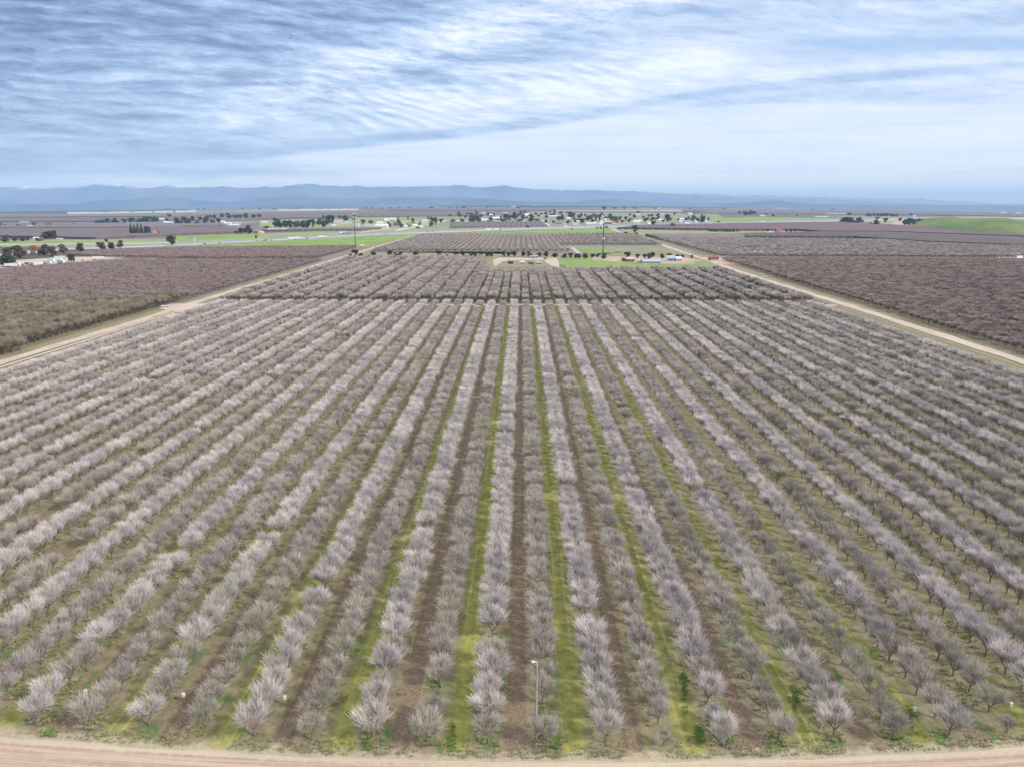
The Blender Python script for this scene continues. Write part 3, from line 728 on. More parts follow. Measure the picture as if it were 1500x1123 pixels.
run([(x, y, w_, h_) for x, y, w_, h_ in ((262, 329, 13, 10), (270, 326, 9, 8), (276, 329, 10, 8.5), (283, 324, 8, 7), (288, 329.4, 6, 6.5), (293, 324, 8, 6), (300, 328.4, 8, 9), (303, 323, 9, 7), (309, 321, 3.5, 6), (315, 321, 7, 6), (312, 328, 8, 6), (321, 328, 7, 8), (325, 319.6, 8, 6.5), (336, 320, 9, 7.5), (345, 320, 9, 4.5), (352, 320, 9, 5), (361, 320, 9, 7), (371, 319.4, 9, 5), (380, 319, 8, 4.5))],
    'in the loose belt around the white farm', 'loose belt of trees around the white farm', 'blue-green')
run([(403, 326.6, 6, 7), (391, 335.6, 10, 4, 'olive'), (404, 333.5, 9, 8), (411, 334, 11, 12), (418, 334.6, 10, 11), (425, 335, 10, 11.5), (432, 334.6, 8, 9), (438, 334, 10, 11, 'olive'), (444, 334.4, 9, 11), (449, 334.6, 8, 10), (453, 332, 8, 10), (459, 334.6, 7, 13), (467, 330, 10, 10), (474, 334.4, 9, 11), (480, 329, 10, 13), (487, 329, 9, 13), (473.5, 322.6, 4.5, 7)],
    'in the tall belt left of the lattice mast', 'tall eucalyptus belt left of the lattice mast', 'blue-green')
run([(498, 321.5, 6, 5.5), (507, 323.5, 10, 7.5), (518, 322.5, 7, 6.5), (532, 329, 8, 7), (543, 328, 8, 5)], 'around the lattice mast', 'trees showing around the lattice mast', 'blue-green')
tn = []
town_spec = [(570, 333, 6, 8, 'brownish'), (585, 328.6, 7, 6.5, 'blue-green'), (588, 334, 9, 6, 'olive'), (599.5, 333.6, 9.5, 7.5, 'yellow'), (605, 328, 5, 8, 'dark green'), (598, 322.6, 3.5, 5, 'blue-green'), (583, 322, 3, 4, 'blue-green'), (618, 330, 8, 5, 'rusty'), (631, 332, 10, 8, 'olive'), (627, 322.6, 3, 6, 'dark green'), (631, 323, 4, 5.5, 'dark green'), (635, 325, 8, 6, 'dark green'), (638.5, 331, 6, 12, 'dark green'), (646, 327, 7, 6, 'blue-green'),
    (663, 326.4, 9, 5.5, 'olive'), (678, 325.4, 9, 5, 'olive'), (688, 325, 7, 7, 'olive'), (692, 324, 10, 9, 'blue-green'), (700, 323.6, 10, 8, 'blue-green'), (682, 320, 5, 5, 'brownish'), (719, 325.6, 7, 7, 'blue-green'), (694, 326.4, 5, 3.5, 'dark green'), (702, 326.6, 5, 3.5, 'dark green'), (715, 318, 4, 7, 'brownish'), (723, 317, 5, 5, 'brownish'), (733, 320, 5, 4, 'blue-green'), (738, 326, 9, 6, 'olive'),
    (741, 323, 9, 9, 'blue-green'), (746, 323.6, 9, 8, 'dark green'), (754, 322.5, 9, 11, 'blue-green'), (763, 315.6, 4, 6, 'blue-green'), (766, 321.6, 7, 7, 'dark green'), (769, 311.6, 4, 3.5, 'brownish'), (777, 319, 6, 5, 'dark green'), (761, 325.6, 10, 5, 'olive'), (778, 325, 8, 6, 'blue-green'), (786, 325, 10, 5, 'rusty'), (780, 320, 7, 5.5, 'blue-green'), (789, 318, 5, 4, 'brownish'), (793, 316.6, 5, 5, 'brownish'), (800, 315, 5, 4.5, 'blue-green'), (806, 313, 4, 4.5, 'brownish'), (812, 312.4, 4, 5, 'dark green'),
    (811, 327.6, 5, 4, 'dark green'), (819, 323.6, 8, 6, 'blue-green'), (824, 324, 6, 8, 'blue-green'), (821, 314, 6, 4, 'blue-green'), (836, 319.5, 11, 8.5, 'blue-green'), (832, 328, 8, 5, 'rusty'), (841, 323, 5, 5, 'olive'), (851, 320, 4, 7, 'dark green'), (853, 327.6, 9, 7, 'blue-green'), (847, 325.5, 6, 5, 'dark green'), (857, 318, 4, 5, 'brownish'), (862, 323, 8, 7, 'dark green'), (866, 321.6, 6, 6, 'dark green'), (873, 324, 6, 10.5, 'olive'), (878, 324.6, 5, 10, 'blue-green'), (888, 323.6, 8, 6, 'blue-green'), (884, 315, 4, 4, 'brownish'),
    (900, 323.6, 6, 6.5, 'olive'), (903, 327, 7, 4.5, 'rusty'), (908, 323, 5, 7, 'brownish'), (917, 323, 6, 6, 'olive'), (921, 325.5, 5, 4, 'brownish'), (929.5, 319.6, 6, 5, 'blue-green'), (925, 324, 5, 3, 'brownish'), (945, 324.6, 7, 5.5, 'brownish'), (950, 318, 4, 4, 'brownish'), (957, 332, 8, 8, 'blue-green'), (961, 324, 6, 4.5, 'blue-green'), (971, 326, 6, 4, 'blue-green'), (977.5, 326.4, 8, 12, 'blue-green'), (972, 332, 5, 2.6, 'olive'), (981, 323.6, 8, 5, 'brownish'), (987, 333.6, 11, 7, 'olive'), (995, 323, 10, 3.5, 'olive'), (1006, 322.6, 9, 3.5, 'blue-green'), (1015, 323, 6.5, 7.5, 'blue-green'), (1022, 324.4, 6, 5, 'blue-green'), (1029, 325.6, 7, 11.5, 'brownish'), (1027, 325.6, 3, 8, 'dark green'), (1031, 325.6, 3, 7, 'dark green'), (1037.5, 324.6, 4, 5.5, 'dark green'), (1052, 326.6, 5, 2.5, 'dark green')]
for _ in range(78):
    x = tq.uniform(655, 1030); y = tq.uniform(314.5, 327); tn.append((x, y, tq.uniform(3.5, 7), tq.uniform(3, 6), tq.choice(['blue-green', 'brownish', 'olive', 'dark green', 'brownish'])))
run([t for t in town_spec + tn if t[0] < 883], 'among the town trees left of the dark mast', 'trees scattered through the town')
run([t for t in town_spec + tn if t[0] >= 883], 'among the town trees right of the dark mast', 'trees scattered through the town')
run([(930, 342.4, 9, 12, 'blue-green'), (916.5, 344.6, 6, 4.5, 'dark green'), (932, 344.5, 5, 4, 'olive')], 'at the far end of the straight road', 'trees at the end of the straight road')
run([(1040 + i * 4.2, 340, 5, 3.2) for i in range(8)] + [(1074, 340, 5, 2.8), (1080, 340, 5, 3)], 'in the low dark hedge of the pale field', 'low dark hedge trees in the pale field', 'dark green')
run([(874, 335.4, 4, 2.5), (880, 335.6, 5, 3), (888, 335, 5, 3.2), (838, 336.6, 4, 2)], 'beside the bright field and the highway', 'bushes beside the highway', 'dark green')
run([(1106, 335.6, 3, 3.4), (1113, 334, 3, 3.2), (1124, 339.6, 4.5, 4), (1145, 340, 3, 6), (1152, 341, 4, 5), (1158, 341, 5, 5), (1164, 341, 4, 6)], 'around the farmhouses in the purple orchard', 'dark trees around the farmhouses', 'dark green')
run([(1092, 315.6, 8, 5), (1098, 315, 9, 6), (1104, 314.6, 8, 5), (1083, 314, 5, 4), (1122, 317, 4, 4.5), (1132, 317.6, 5, 3.5), (1167, 317, 3, 2.5), (1090, 313.6, 7, 4)], 'in the group beyond the green town-side field', 'trees beyond the green field', 'blue-green')
run([(1233, 327, 9, 7.5), (1240, 327.6, 10, 9), (1247, 328, 10, 9), (1254, 328.4, 9, 8.6), (1260, 327.4, 8, 9, 'brownish'), (1244, 316, 6, 4)], 'in the dark clump left of the mound', 'dark clump left of the green mound', 'blue-green')
run([(1275, 330, 4, 4), (1282, 330.6, 10, 8), (1285, 322, 7, 4), (1296.5, 326.6, 7, 7), (1303, 331, 3, 1.8)], 'between the two dark clumps', 'trees between the dark clumps', 'dark green')
run([(1318, 325, 5, 5.5), (1325, 331, 9, 9), (1331, 331, 10, 11), (1338, 330.4, 9, 9), (1345, 329, 9, 8), (1350, 328.4, 8, 7)], 'in the dark clump beside the mound', 'dark clump beside the green mound', 'blue-green')
run([(1270 + i * 5, 317.4, 6, 4.5) for i in range(7)] + [(1307, 317.8, 7, 4.5), (1313, 318, 6, 4), (1334, 316, 5, 3)], 'in the far belt behind the dark clumps', 'far tree belt behind the dark clumps', 'blue-green')
run([(105, 384.6, 5, 12), (101.5, 384.4, 4, 11), (108, 384.4, 4, 11.5)], 'of the three dark columns by the yard', 'columnar trees by the dusty yard', 'dark green')
run([(40 + i * 6, 388 - i * .5, 7, 4) for i in range(3)] + [(24, 390.6, 4, 6, 'brownish')], 'of the grey shrubs in the dusty yard', 'shrubs in the dusty yard', 'olive')
run([(tq.uniform(190, 700), 0, 0, 0)][:0] + [(x, 305.6 + abs(x - 700) * .0045, tq.uniform(4, 8), tq.uniform(1.6, 2.6)) for x in (30, 160, 172, 245, 290, 300, 355, 380, 402, 440, 470, 536, 545, 560, 572, 585, 600, 632, 660, 668, 680, 714, 760, 900, 915, 930, 960, 1010, 1060, 1190, 1220)],
    'along the farthest treeline', 'tree clumps along the farthest treeline', 'blue-green')

# ------------------------------------------------------------------ buildings
MP = {}
def paint(name, c, rough=.7, metal=0.0):
    if name not in MP: MP[name] = mat('paint_' + name.replace(' ', '_'), color=c, rough=rough, metal=metal)
    return MP[name]
paint('white', (.66, .66, .64)); paint('cream', (.62, .56, .44)); paint('grey', (.36, .36, .37)); paint('red', (.27, .10, .08)); paint('brown', (.20, .12, .08)); paint('dark', (.05, .05, .055))
paint('blue', (.16, .26, .42)); paint('pale blue', (.37, .46, .55), .5, .2); paint('teal', (.36, .47, .46), .5); paint('orange', (.42, .20, .09)); paint('glass', (.04, .05, .06), .15); paint('tyre', (.03, .03, .03)); paint('steel', (.30, .31, .32), .5, .4); paint('dark steel', (.085, .085, .09), .6, .3); paint('pink', (.50, .37, .34)); paint('wood', (.42, .33, .25)); paint('green', (.12, .22, .10)); paint('pale grey', (.60, .61, .62))
def building(px, py, wpx, hpx, wall, roof, label, group=None, deep=None, rz=0.0, name='house', roof_h=.42, windows=0, door=True):
    X, Y = P(px, py); z = depth(X, Y) / F; w_, h_ = wpx * z, hpx * z
    d_ = deep or max(6.0, min(w_ * .6, 16)); hw = h_ * (1 - roof_h)
    assert label not in LABS, label
    LABS.add(label)
    r = empty(name, (X, Y + d_ / 2, gzi(X)), label, 'building', group, rz)
    wl = MB().box(-w_ / 2, w_ / 2, -d_ / 2, d_ / 2, -.5, hw).build('wall', MP[wall], r)
    MB().gable(-w_ / 2 - .4, w_ / 2 + .4, -d_ / 2 - .5, d_ / 2 + .5, hw + .12, h_).build('roof', MP[roof], r)
    if door: MB().box(-w_ * .06 - .5, -w_ * .06 + .5, -d_ / 2 - .06, -d_ / 2 + .02, 0, min(2.1, hw * .8)).build('door', MP['brown'], r)
    for i in range(windows):
        x = -w_ / 2 + w_ * (i + .5) / windows
        wn = MB().box(x - .8, x + .8, -d_ / 2 - .05, -d_ / 2 + .02, hw * .35, hw * .75).build('window', MP['glass'], r)
    return r
building(921.5, 383.6, 12, 6.4, 'brown', 'pink', 'red-brown barn with a dark open end near the long metal shed', windows=2, deep=16, rz=.25, name='barn')
building(955, 386, 26, 5.4, 'pale grey', 'pale blue', 'long metal building with a pale blue roof behind the orchard', deep=20, windows=10, name='shed', roof_h=.5)
building(939, 383.6, 7, 3.6, 'white', 'pale grey', 'small white shed left of the long metal building', name='shed')
building(984, 383.4, 11, 8.6, 'white', 'pale blue', 'two-storey white farmhouse beside the driveway', windows=4, deep=11, rz=-.2)
building(994.5, 383.2, 8.5, 7, 'white', 'white', 'smaller white house with a porch right of the farmhouse', windows=2, deep=8)
building(966.5, 384.6, 3.4, 2.6, 'cream', 'white', 'tiny cream hut between metal building and farmhouse', name='hut', windows=0)
building(782, 378.6, 12.5, 4, 'teal', 'teal', 'long pale teal shed beside the small basin', deep=6, name='shed', roof_h=.2, windows=3)
building(1109.5, 373.5, 24, 4.6, 'brown', 'cream', 'long low barn with a weathered tan roof', deep=22, name='barn', roof_h=.6, windows=5)
building(1158.5, 374.8, 15, 4, 'blue', 'pale blue', 'open shed with a bluish white roof in the brown orchard', deep=14, name='shed', roof_h=.45)
building(1132, 374, 8, 1.6, 'cream', 'pale grey', 'low tan shed between the barn and the bluish shed', name='shed')
building(1129, 343, 12, 3.4, 'blue', 'pale blue', 'pale blue farm building beside the red-roofed house', windows=3, deep=12)
building(1142, 343, 9, 8, 'pink', 'rust' if 'rust' in MP else 'red', 'pinkish house with a red roof in the purple orchard', windows=3, deep=12)
building(1149, 343.2, 8, 3, 'white', 'white', 'white low house right of the red-roofed one', windows=2)
building(43, 333, 7, 2.6, 'white', 'white', 'tiny white farmhouse at the far left farmstead')
building(34, 326, 12, 1.2, 'white', 'pale grey', 'thin white shed alone among the purple orchards', name='shed')
building(52, 352.4, 7, 5, 'pale grey', 'pale grey', 'grey round-roofed barn behind the frontage road', name='barn')
building(60, 353, 5, 4.5, 'red', 'brown', 'small reddish shed beside the grey barn', name='shed')
building(86, 351, 8, 1.6, 'cream', 'white', 'low pale shed right of the round tree clump', name='shed')
building(194.5, 345.6, 12, 2, 'white', 'white', 'low white shed in front of the tall conifers', name='shed')
building(207, 345.4, 5, 1.8, 'white', 'pale grey', 'small white shed at the foot of the conifers', name='shed')
building(226, 344.4, 4.4, 7, 'cream', 'orange', 'narrow tan house right of the conifers')
building(244, 328.6, 9, 4, 'pale grey', 'white', 'white barn behind the mid-distance trees', name='barn'); building(252, 328.4, 9, 2.6, 'white', 'white', 'long white shed beside the mid-distance barn', name='shed')
building(236, 322, 6, 2.4, 'pale grey', 'white', 'grey roof above the mid-distance trees', name='barn')
for i, (x, y, w_, h_, a, b) in enumerate([(326, 328, 7, 4, 'pink', 'white'), (333, 329, 10, 3, 'white', 'white'), (341, 331.6, 14, 3, 'teal', 'white'), (348, 330, 7, 4, 'pale blue', 'pale blue')]):
    building(x, y, w_, h_, a, b, f'{a} building, {nth(i + 1)} from the left at the white farm', 'buildings of the white farm')
building(377, 342, 10, 5, 'brown', 'orange', 'rust-roofed building right of the dark trees by the sign'); building(382, 342.2, 7, 2.6, 'white', 'white', 'white trailer house beside the rust-roofed building')
building(404, 338.6, 28, 4, 'brown', 'pink', 'long pinkish greenhouse roofs in front of the tree belt', name='greenhouse', deep=30)
building(387, 327, 8, 2.4, 'white', 'white', 'small white house alone in the pale field')
tb_ = [(495, 329.6, 11, 6, 'cream', 'pink'), (509, 329, 10, 4.4, 'white', 'pale blue'), (488, 331.6, 6, 2.4, 'white', 'white'), (522, 333, 8, 5, 'white', 'pale grey'), (541, 332, 15, 3.6, 'white', 'grey'), (559, 335, 18, 6.6, 'white', 'pale grey'), (556, 329, 9, 4, 'pale grey', 'white'), (566, 326.6, 6, 6, 'white', 'white'), (575, 324.6, 9, 4.4, 'pink', 'white'), (579, 331, 6, 5, 'brown', 'brown'), (593, 328.4, 9, 4, 'white', 'grey'),
       (592, 334, 8, 4, 'pale grey', 'white'), (608, 334, 7, 5, 'white', 'white'), (613, 330, 8, 4.6, 'cream', 'pale blue'), (621, 331, 8, 6.5, 'cream', 'pink'), (623, 325, 8, 3, 'pale grey', 'white'), (612, 335, 6, 3, 'brown', 'brown'), (617, 334, 5, 3, 'white', 'white'), (671, 326, 6, 2.6, 'white', 'white'), (683, 326.4, 6, 2, 'cream', 'white'), (708, 314, 6, 2.2, 'white', 'white'), (717, 318, 10, 4, 'pale grey', 'white'), (711, 325.6, 12, 5, 'cream', 'pale grey'), (726, 323, 12, 5, 'teal', 'white'), (729, 326.4, 8, 3, 'white', 'grey'),
       (740, 313.4, 7, 1.6, 'white', 'white'), (772, 317.6, 8, 4.6, 'white', 'white'), (753, 326, 5, 2, 'brown', 'brown'), (801, 326.6, 7, 3.4, 'cream', 'pink'), (808, 319, 18, 3, 'teal', 'white'), (818, 330, 9, 4, 'pink', 'brown'), (833, 322, 6, 3.6, 'white', 'white'), (843, 330, 9, 3.6, 'white', 'pink'), (828, 331, 6, 3, 'cream', 'grey'), (863, 330, 9, 3.6, 'pale grey', 'white'), (871, 329.4, 7, 3.4, 'white', 'white'), (880, 330, 6, 3, 'white', 'pale grey'), (890, 328.6, 11, 4.6, 'red', 'pink'), (883, 329, 6, 3.6, 'pink', 'white'), (900, 328, 6, 3, 'white', 'red'),
       (927, 327, 6, 4.6, 'white', 'grey'), (933, 327.6, 9, 4.4, 'white', 'white'), (938, 326, 5, 3.6, 'cream', 'white'), (952, 330.6, 6, 4, 'teal', 'white'), (968, 325.6, 7, 4.6, 'pale grey', 'white'), (951, 327, 7, 3, 'cream', 'grey'), (999, 326.6, 8, 3, 'white', 'pale grey'), (1008, 327, 12, 4, 'pale grey', 'blue'), (1007, 329, 7, 2.4, 'white', 'white'), (1020, 327, 4, 3, 'white', 'white'), (1035, 326.6, 5, 3, 'cream', 'cream'), (1041, 328, 4, 1.6, 'white', 'white')]
bq = random.Random(5)
for _ in range(26): tb_.append((bq.uniform(665, 1020), bq.uniform(315, 327), bq.uniform(3.5, 7), bq.uniform(2, 3.6), bq.choice(['white', 'cream', 'pale grey', 'pink', 'white']), bq.choice(['white', 'grey', 'pale grey', 'brown', 'pink'])))
tb_.sort()
for i, (x, y, w_, h_, a, b) in enumerate(tb_):
    building(x, y, w_, h_, a, b, f'{a} town house with {b} roof, {nth(i + 1)} building from the left in town', 'buildings of the town', door=False, windows=2 if h_ > 4 else 0)
fb = [(107 + i * 15.5 + bq.uniform(-2, 2), 313.4 - i * .22, bq.uniform(11, 16), bq.uniform(1.2, 2.2)) for i in range(12)] + [(416 + i * 14.6, 308.9 - i * .11, bq.uniform(11, 15), bq.uniform(1.0, 2.2)) for i in range(8)] + [(755, 303.6, 13, 1.3), (772, 303.6, 8, 1.2), (782, 303.6, 6, 1.6), (801, 304, 3, 1.2)] + [(1225, 314.4, 28, 1.3), (1204, 318.4, 20, 1.3), (1118, 317, 9, 1.8), (1340, 318, 4, 1.8), (1140, 305.8, 5, 1), (1148, 306, 5, 1), (1470, 313, 9, 1.6), (1492, 313.6, 9, 1.6), (965, 305.6, 5, .9), (1450, 322.6, 4, 2)]
for i, (x, y, w_, h_) in enumerate(sorted(fb)):
    building(x, y, w_, h_, 'white', 'white', f'far white shed, {nth(i + 1)} from the left of those on the valley floor', 'far white sheds on the valley floor', name='shed', door=False, roof_h=.35)

# ------------------------------------------------------------------ vehicles
def vehicle(kind, px, py, label, c1='white', c2='white', rz=None, group='vehicles on the highway', lift=.36):
    X, Y = P(px, py); X2, Y2 = P(px + 6, py - .25 if px > 240 else py - .6)
    rz = math.atan2(Y2 - Y, X2 - X) * .4 if rz is None else rz
    assert label not in LABS, label
    LABS.add(label)
    r = empty(kind, (X, Y, gzi(X) + lift), label, 'truck' if 'truck' in kind else ('trailer' if 'trailer' in kind else 'car'), group, rz)
    def wheels(xs, y_, rd):
        for x in xs:
            for s in (-1, 1): MB().tube((x, s * y_ - .15, rd), (x, s * y_ + .15, rd), rd, rd, 12).build('wheel', MP['tyre'], r)
    if kind == 'semi_truck':
        MB().box(-9, 5, -1.3, 1.3, 1.1, 4.1).build('cargo_box', MP[c1], r)
        cb = MB().box(5.7, 8.4, -1.2, 1.2, .7, 3.2).box(8.4, 9.4, -1.0, 1.0, .7, 2.0); cbo = cb.build('cab', MP[c2], r)
        MB().box(8.40, 8.45, -1.0, 1.0, 2.1, 3.0).build('windscreen', MP['glass'], r)
        MB().box(-9, 8.2, -.5, .5, .75, 1.08).build('chassis', MP['dark'], r)
        wheels((-8, -6.8, 4.0, 5.2, 8.3), 1.05, .52)
    elif kind == 'trailer':
        MB().box(-6, 6, -1.3, 1.3, 1.1, 3.9).build('cargo_box', MP[c1], r)
        MB().box(-6, 6, -.5, .5, .75, 1.08).build('chassis', MP['dark'], r); wheels((-5, -3.8), 1.05, .52)
    elif kind == 'tractor':
        MB().box(-.4, 2.2, -.55, .55, .8, 1.7).build('bonnet', MP[c1], r)
        MB().box(-1.6, -.4, -.75, .75, .8, 2.7).build('cab', MP[c2], r)
        wheels((-1.1,), .95, .85); wheels((1.7,), .8, .5)
    else:
        m_ = MB(); L = 2.4
        m_.v += [(x * L, s * .9, z) for s in (-1, 1) for x, z in ((-1, .35), (-1, 1.0), (-.95, 1.05), (.45, 1.05), (1, .85), (1, .35))]
        m_.f += [tuple(range(5, -1, -1)), tuple(range(6, 12))] + [(i, (i + 1) % 6, (i + 1) % 6 + 6, i + 6) for i in range(6)]
        m_.build('body', MP[c1], r)
        m_ = MB(); x0, x1 = (-.55, .42) if kind == 'pickup_truck' and False else (-.8, .45)
        if kind == 'pickup_truck': x0, x1 = -.15, .5
        m_.v += [(x * L, s * y_, z) for s in (-1, 1) for x, y_, z in ((x0, .85, 1.05), (x0 + .1, .7, 1.6), (x1 - .2, .7, 1.6), (x1, .85, 1.05))]
        m_.f += [(3, 2, 1, 0), (4, 5, 6, 7)] + [(i, (i + 1) % 4, (i + 1) % 4 + 4, i + 4) for i in range(4)]
        m_.build('windows', MP['glass'], r)
        MB().box((x0 + .14) * L, (x1 - .24) * L, -.68, .68, 1.6, 1.64).build('roof', MP[c1], r)
        wheels((-1.5, 1.5), .82, .36)
    return r
for x, y, c1, c2, lab in [(383, 353.6, 'pink', 'red', 'truck with a pinkish white trailer near the dark sign'), (429, 351.2, 'white', 'white', 'white semi truck with a long white trailer on the highway'), (437, 350.8, 'white', 'white', 'second white semi truck just ahead of the long white one'),
                          (508, 343.8, 'blue', 'blue', 'dark blue truck left of the lattice mast'), (630, 339.2, 'grey', 'blue', 'grey-blue truck at the foot of the pale street'), (716, 337.8, 'white', 'white', 'white truck, left one of two before the purple triangle'), (728.5, 337.6, 'white', 'red', 'white truck with a red cab before the purple triangle'), (830, 334.2, 'cream', 'white', 'cream truck beside the bright green field'), (503, 342.8, 'white', 'white', 'white truck closely behind the dark blue one'), (472.5, 349, 'white', 'white', 'white truck left of two pale cars'), (1117, 326.4, 'white', 'white', 'white truck before the green field past the town'), (1195, 324.6, 'teal', 'white', 'pale teal truck left of the dark tree clump')]:
    vehicle('semi_truck', x, y, lab, c1, c2)
for x, y, c1, lab in [(398, 353.2, 'grey', 'grey car behind the pinkish truck'), (450, 350.4, 'dark', 'dark car ahead of the white semi trucks'), (486, 348, 'white', 'white car ahead of the lone white truck'), (492.5, 347.4, 'white', 'second white car near the lone white truck'), (545, 345.2, 'pale grey', 'pale car right of the lattice mast'), (563, 344, 'white', 'white car before the long white town building'), (566, 344, 'pale grey', 'pale grey car nearly touching a white one'), (692, 339, 'white', 'white car left of the two trucks'), (697, 338.8, 'white', 'white car next to the two trucks'),
                      (651, 336.6, 'white', 'white car on the highway beside the pale street'), (106, 365.6, 'white', 'white car between two roadside trees'), (135, 364, 'pale grey', 'pale car right of the sixth roadside tree'), (322, 357, 'grey', 'grey car right of the tall sign'), (300, 358.4, 'dark', 'dark car below the tall sign'), (760, 336.6, 'white', 'white car passing the black billboard'), (926, 331.4, 'white', 'white car at the end of the town row'), (1057, 328.2, 'white', 'white car on the highway past the last town tree'), (1067, 328, 'white', 'white car following on the highway past the town'), (1173, 325.6, 'white', 'white car half way to the dark clump'), (1358, 321.4, 'white', 'white car above the dark clump by the mound'), (1386, 321, 'white', 'white car above the green mound'), (1415, 320.8, 'pale grey', 'pale car above the middle of the mound')]:
    vehicle('car', x, y, lab, c1)
yq = random.Random(9)
for i, (x, y, k, c) in enumerate([(16, 391.6, 'trailer', 'white'), (24, 390, 'trailer', 'pale grey'), (34.5, 391, 'tractor', 'orange'), (42, 389.6, 'car', 'pale grey'), (47, 389.8, 'trailer', 'cream'), (54, 389.4, 'trailer', 'white'), (59, 387.6, 'car', 'white'), (63.5, 389, 'tractor', 'red'), (66, 385.6, 'tractor', 'orange'), (70, 387.4, 'trailer', 'white'), (76, 385.4, 'trailer', 'pale grey'), (84, 383, 'trailer', 'white'), (90, 386.6, 'trailer', 'white'), (96.5, 386.4, 'car', 'red'), (88, 380, 'trailer', 'teal'), (122, 382.6, 'car', 'white'), (144, 381, 'trailer', 'white'), (168, 375.4, 'car', 'white'), (175, 380, 'car', 'pale grey')]):
    vehicle(k, x, y, f'{c} {k}, {nth(i + 1)} machine along the dusty yard', c, yq.choice(['white', 'dark', 'red']), yq.uniform(-.6, .6), 'machines parked in the dusty yard', .2)
for i, (x, y, k, c) in enumerate([(1461, 369.6, 'tractor', 'orange'), (1466, 370.4, 'trailer', 'orange'), (1471, 374, 'trailer', 'pink'), (1476, 370, 'car', 'pale grey'), (1481, 372.6, 'trailer', 'dark'), (1488, 376, 'trailer', 'white'), (1492, 380, 'trailer', 'pale grey'), (1494, 373, 'trailer', 'red'), (1498, 377, 'car', 'white')]):
    vehicle(k, x, y, f'{c} {k}, {nth(i + 1)} machine in the yard by the dark orchard', c, 'white', yq.uniform(-.6, .6), 'machines parked in the corner yard', .2)
vehicle('trailer', 1045, 381.6, 'dark red trailer parked at the pinkish junction', 'red', 'red', 0.05, None, .2)
vehicle('car', 1115, 402.6, 'white car parked beside the brown orchard', 'white', rz=.3, group=None, lift=.2)
vehicle('car', 799, 379.6, 'dark red car parked behind the basin', 'red', rz=.1, group=None, lift=.2)
vehicle('pickup_truck', 242, 450, 'white pickup truck at the sandy junction of the tan road', 'white', rz=.5, group=None, lift=.15)
for i, (x, y, c) in enumerate([(748, 386.6, 'dark'), (765, 386, 'white'), (778, 387, 'brown'), (789, 386.6, 'teal')]):
    X, Y = P(x, y); r = empty('pump', (X, Y, 0), f'{c} tank, {nth(i + 1)} from the left on the basin floor', 'tank', 'tanks on the basin floor')
    MB().tube((-3, 0, 1.4), (3, 0, 1.4), 1.3, 1.3, 14).build('tank', MP[c], r)
    MB().box(-2.2, -1.8, -1, 1, 0, .6).box(1.8, 2.2, -1, 1, 0, .6).build('cradle', MP['steel'], r)
    MB().tube((0, 0, 2.6), (0, 0, 3.1), .35, .35, 10).build('hatch', MP['white'], r)

# ------------------------------------------------------------------ masts, poles and signs
X, Y = P(883, 378)
r = empty('radio_mast', (X, Y, 0), 'tall dark mast with antennas rising behind the evergreens', 'mast')
HM = H + (303 - 297) * -0.0 - 2.0; HM = H - Y * math.tan(R(14.27) - math.atan((561.5 - 303) / F))
MB().tube((0, 0, 0), (0, 0, HM), .75, .42, 14).build('pole', MP['dark steel'], r)
MB().tube((0, 0, -.3), (0, 0, .6), 2.2, 2.2, 12).build('base', MP['pale grey'], r)
pf = MB()
for i in range(3):
    a, b = 2.094 * i, 2.094 * (i + 1)
    pf.tube((2.3 * math.cos(a), 2.3 * math.sin(a), HM - 1.5), (2.3 * math.cos(b), 2.3 * math.sin(b), HM - 1.5), .14, .14, 6)
    pf.tube((0, 0, HM - 1.5), (2.3 * math.cos(a), 2.3 * math.sin(a), HM - 1.5), .14, .14, 6)
pf.build('platform', MP['dark steel'], r)
for i in range(9):
    a = 2.094 * (i // 3) + .5 * (i % 3 - 1); x, y = 2.1 * math.cos(a), 2.1 * math.sin(a)
    MB().box(x - .25, x + .25, y - .15, y + .15, HM - 2.6, HM + .2).build('antenna', MP['dark steel'], r)
for zz, s in ((HM - 5.5, 1), (HM - 7.5, -1), (HM - 11.5, -1), (HM - 37, -1), (HM - 37.5, 1)):
    MB().tube((s * .7, -.9, zz), (s * .7, -1.5, zz), .95, .95, 16).build('dish', MP['white'], r)
MB().box(-5, -3, -2, 0, 0, 2.6).build('cabinet', MP['pale grey'], r)
X, Y = P(521, 361.5); HM = H - Y * math.tan(R(14.27) - math.atan((561.5 - 311) / F))
r = empty('lattice_mast', (X, Y, gz(X)), 'tall grey mast with wide tiers of pale antennas by the tan road', 'mast')
MB().tube((0, 0, 0), (0, 0, HM), .62, .34, 12).build('pole', MP['dark steel'], r)
MB().tube((0, 0, -.3), (0, 0, .6), 2.2, 2.2, 12).build('base', MP['pale grey'], r)
for k, (zz, rad, n) in enumerate(((HM - 2, 2.6, 6), (HM - 8, 3.2, 8), (HM - 13, 5.5, 12), (HM - 17.5, 7.0, 12), (HM - 21, 6.0, 12))):
    rg = MB()
    for i in range(12):
        a, b = .5236 * i, .5236 * (i + 1)
        rg.tube((rad * math.cos(a), rad * math.sin(a), zz), (rad * math.cos(b), rad * math.sin(b), zz), .16, .16, 5)
        if i % 3 == 0: rg.tube((0, 0, zz - .5), (rad * math.cos(a), rad * math.sin(a), zz), .14, .14, 5)
    rg.build('tier', MP['steel'], r)
    for i in range(n):
        a = 6.283 * i / n; x, y = rad * math.cos(a), rad * math.sin(a)
        MB().box(x - .35, x + .35, y - .22, y + .22, zz - 1.2, zz + 1.5).build('antenna', MP['pale grey'], r)
building(530, 362.2, 5, 3.4, 'pink', 'cream', 'small equipment hut at the foot of the grey mast', name='hut', deep=5)
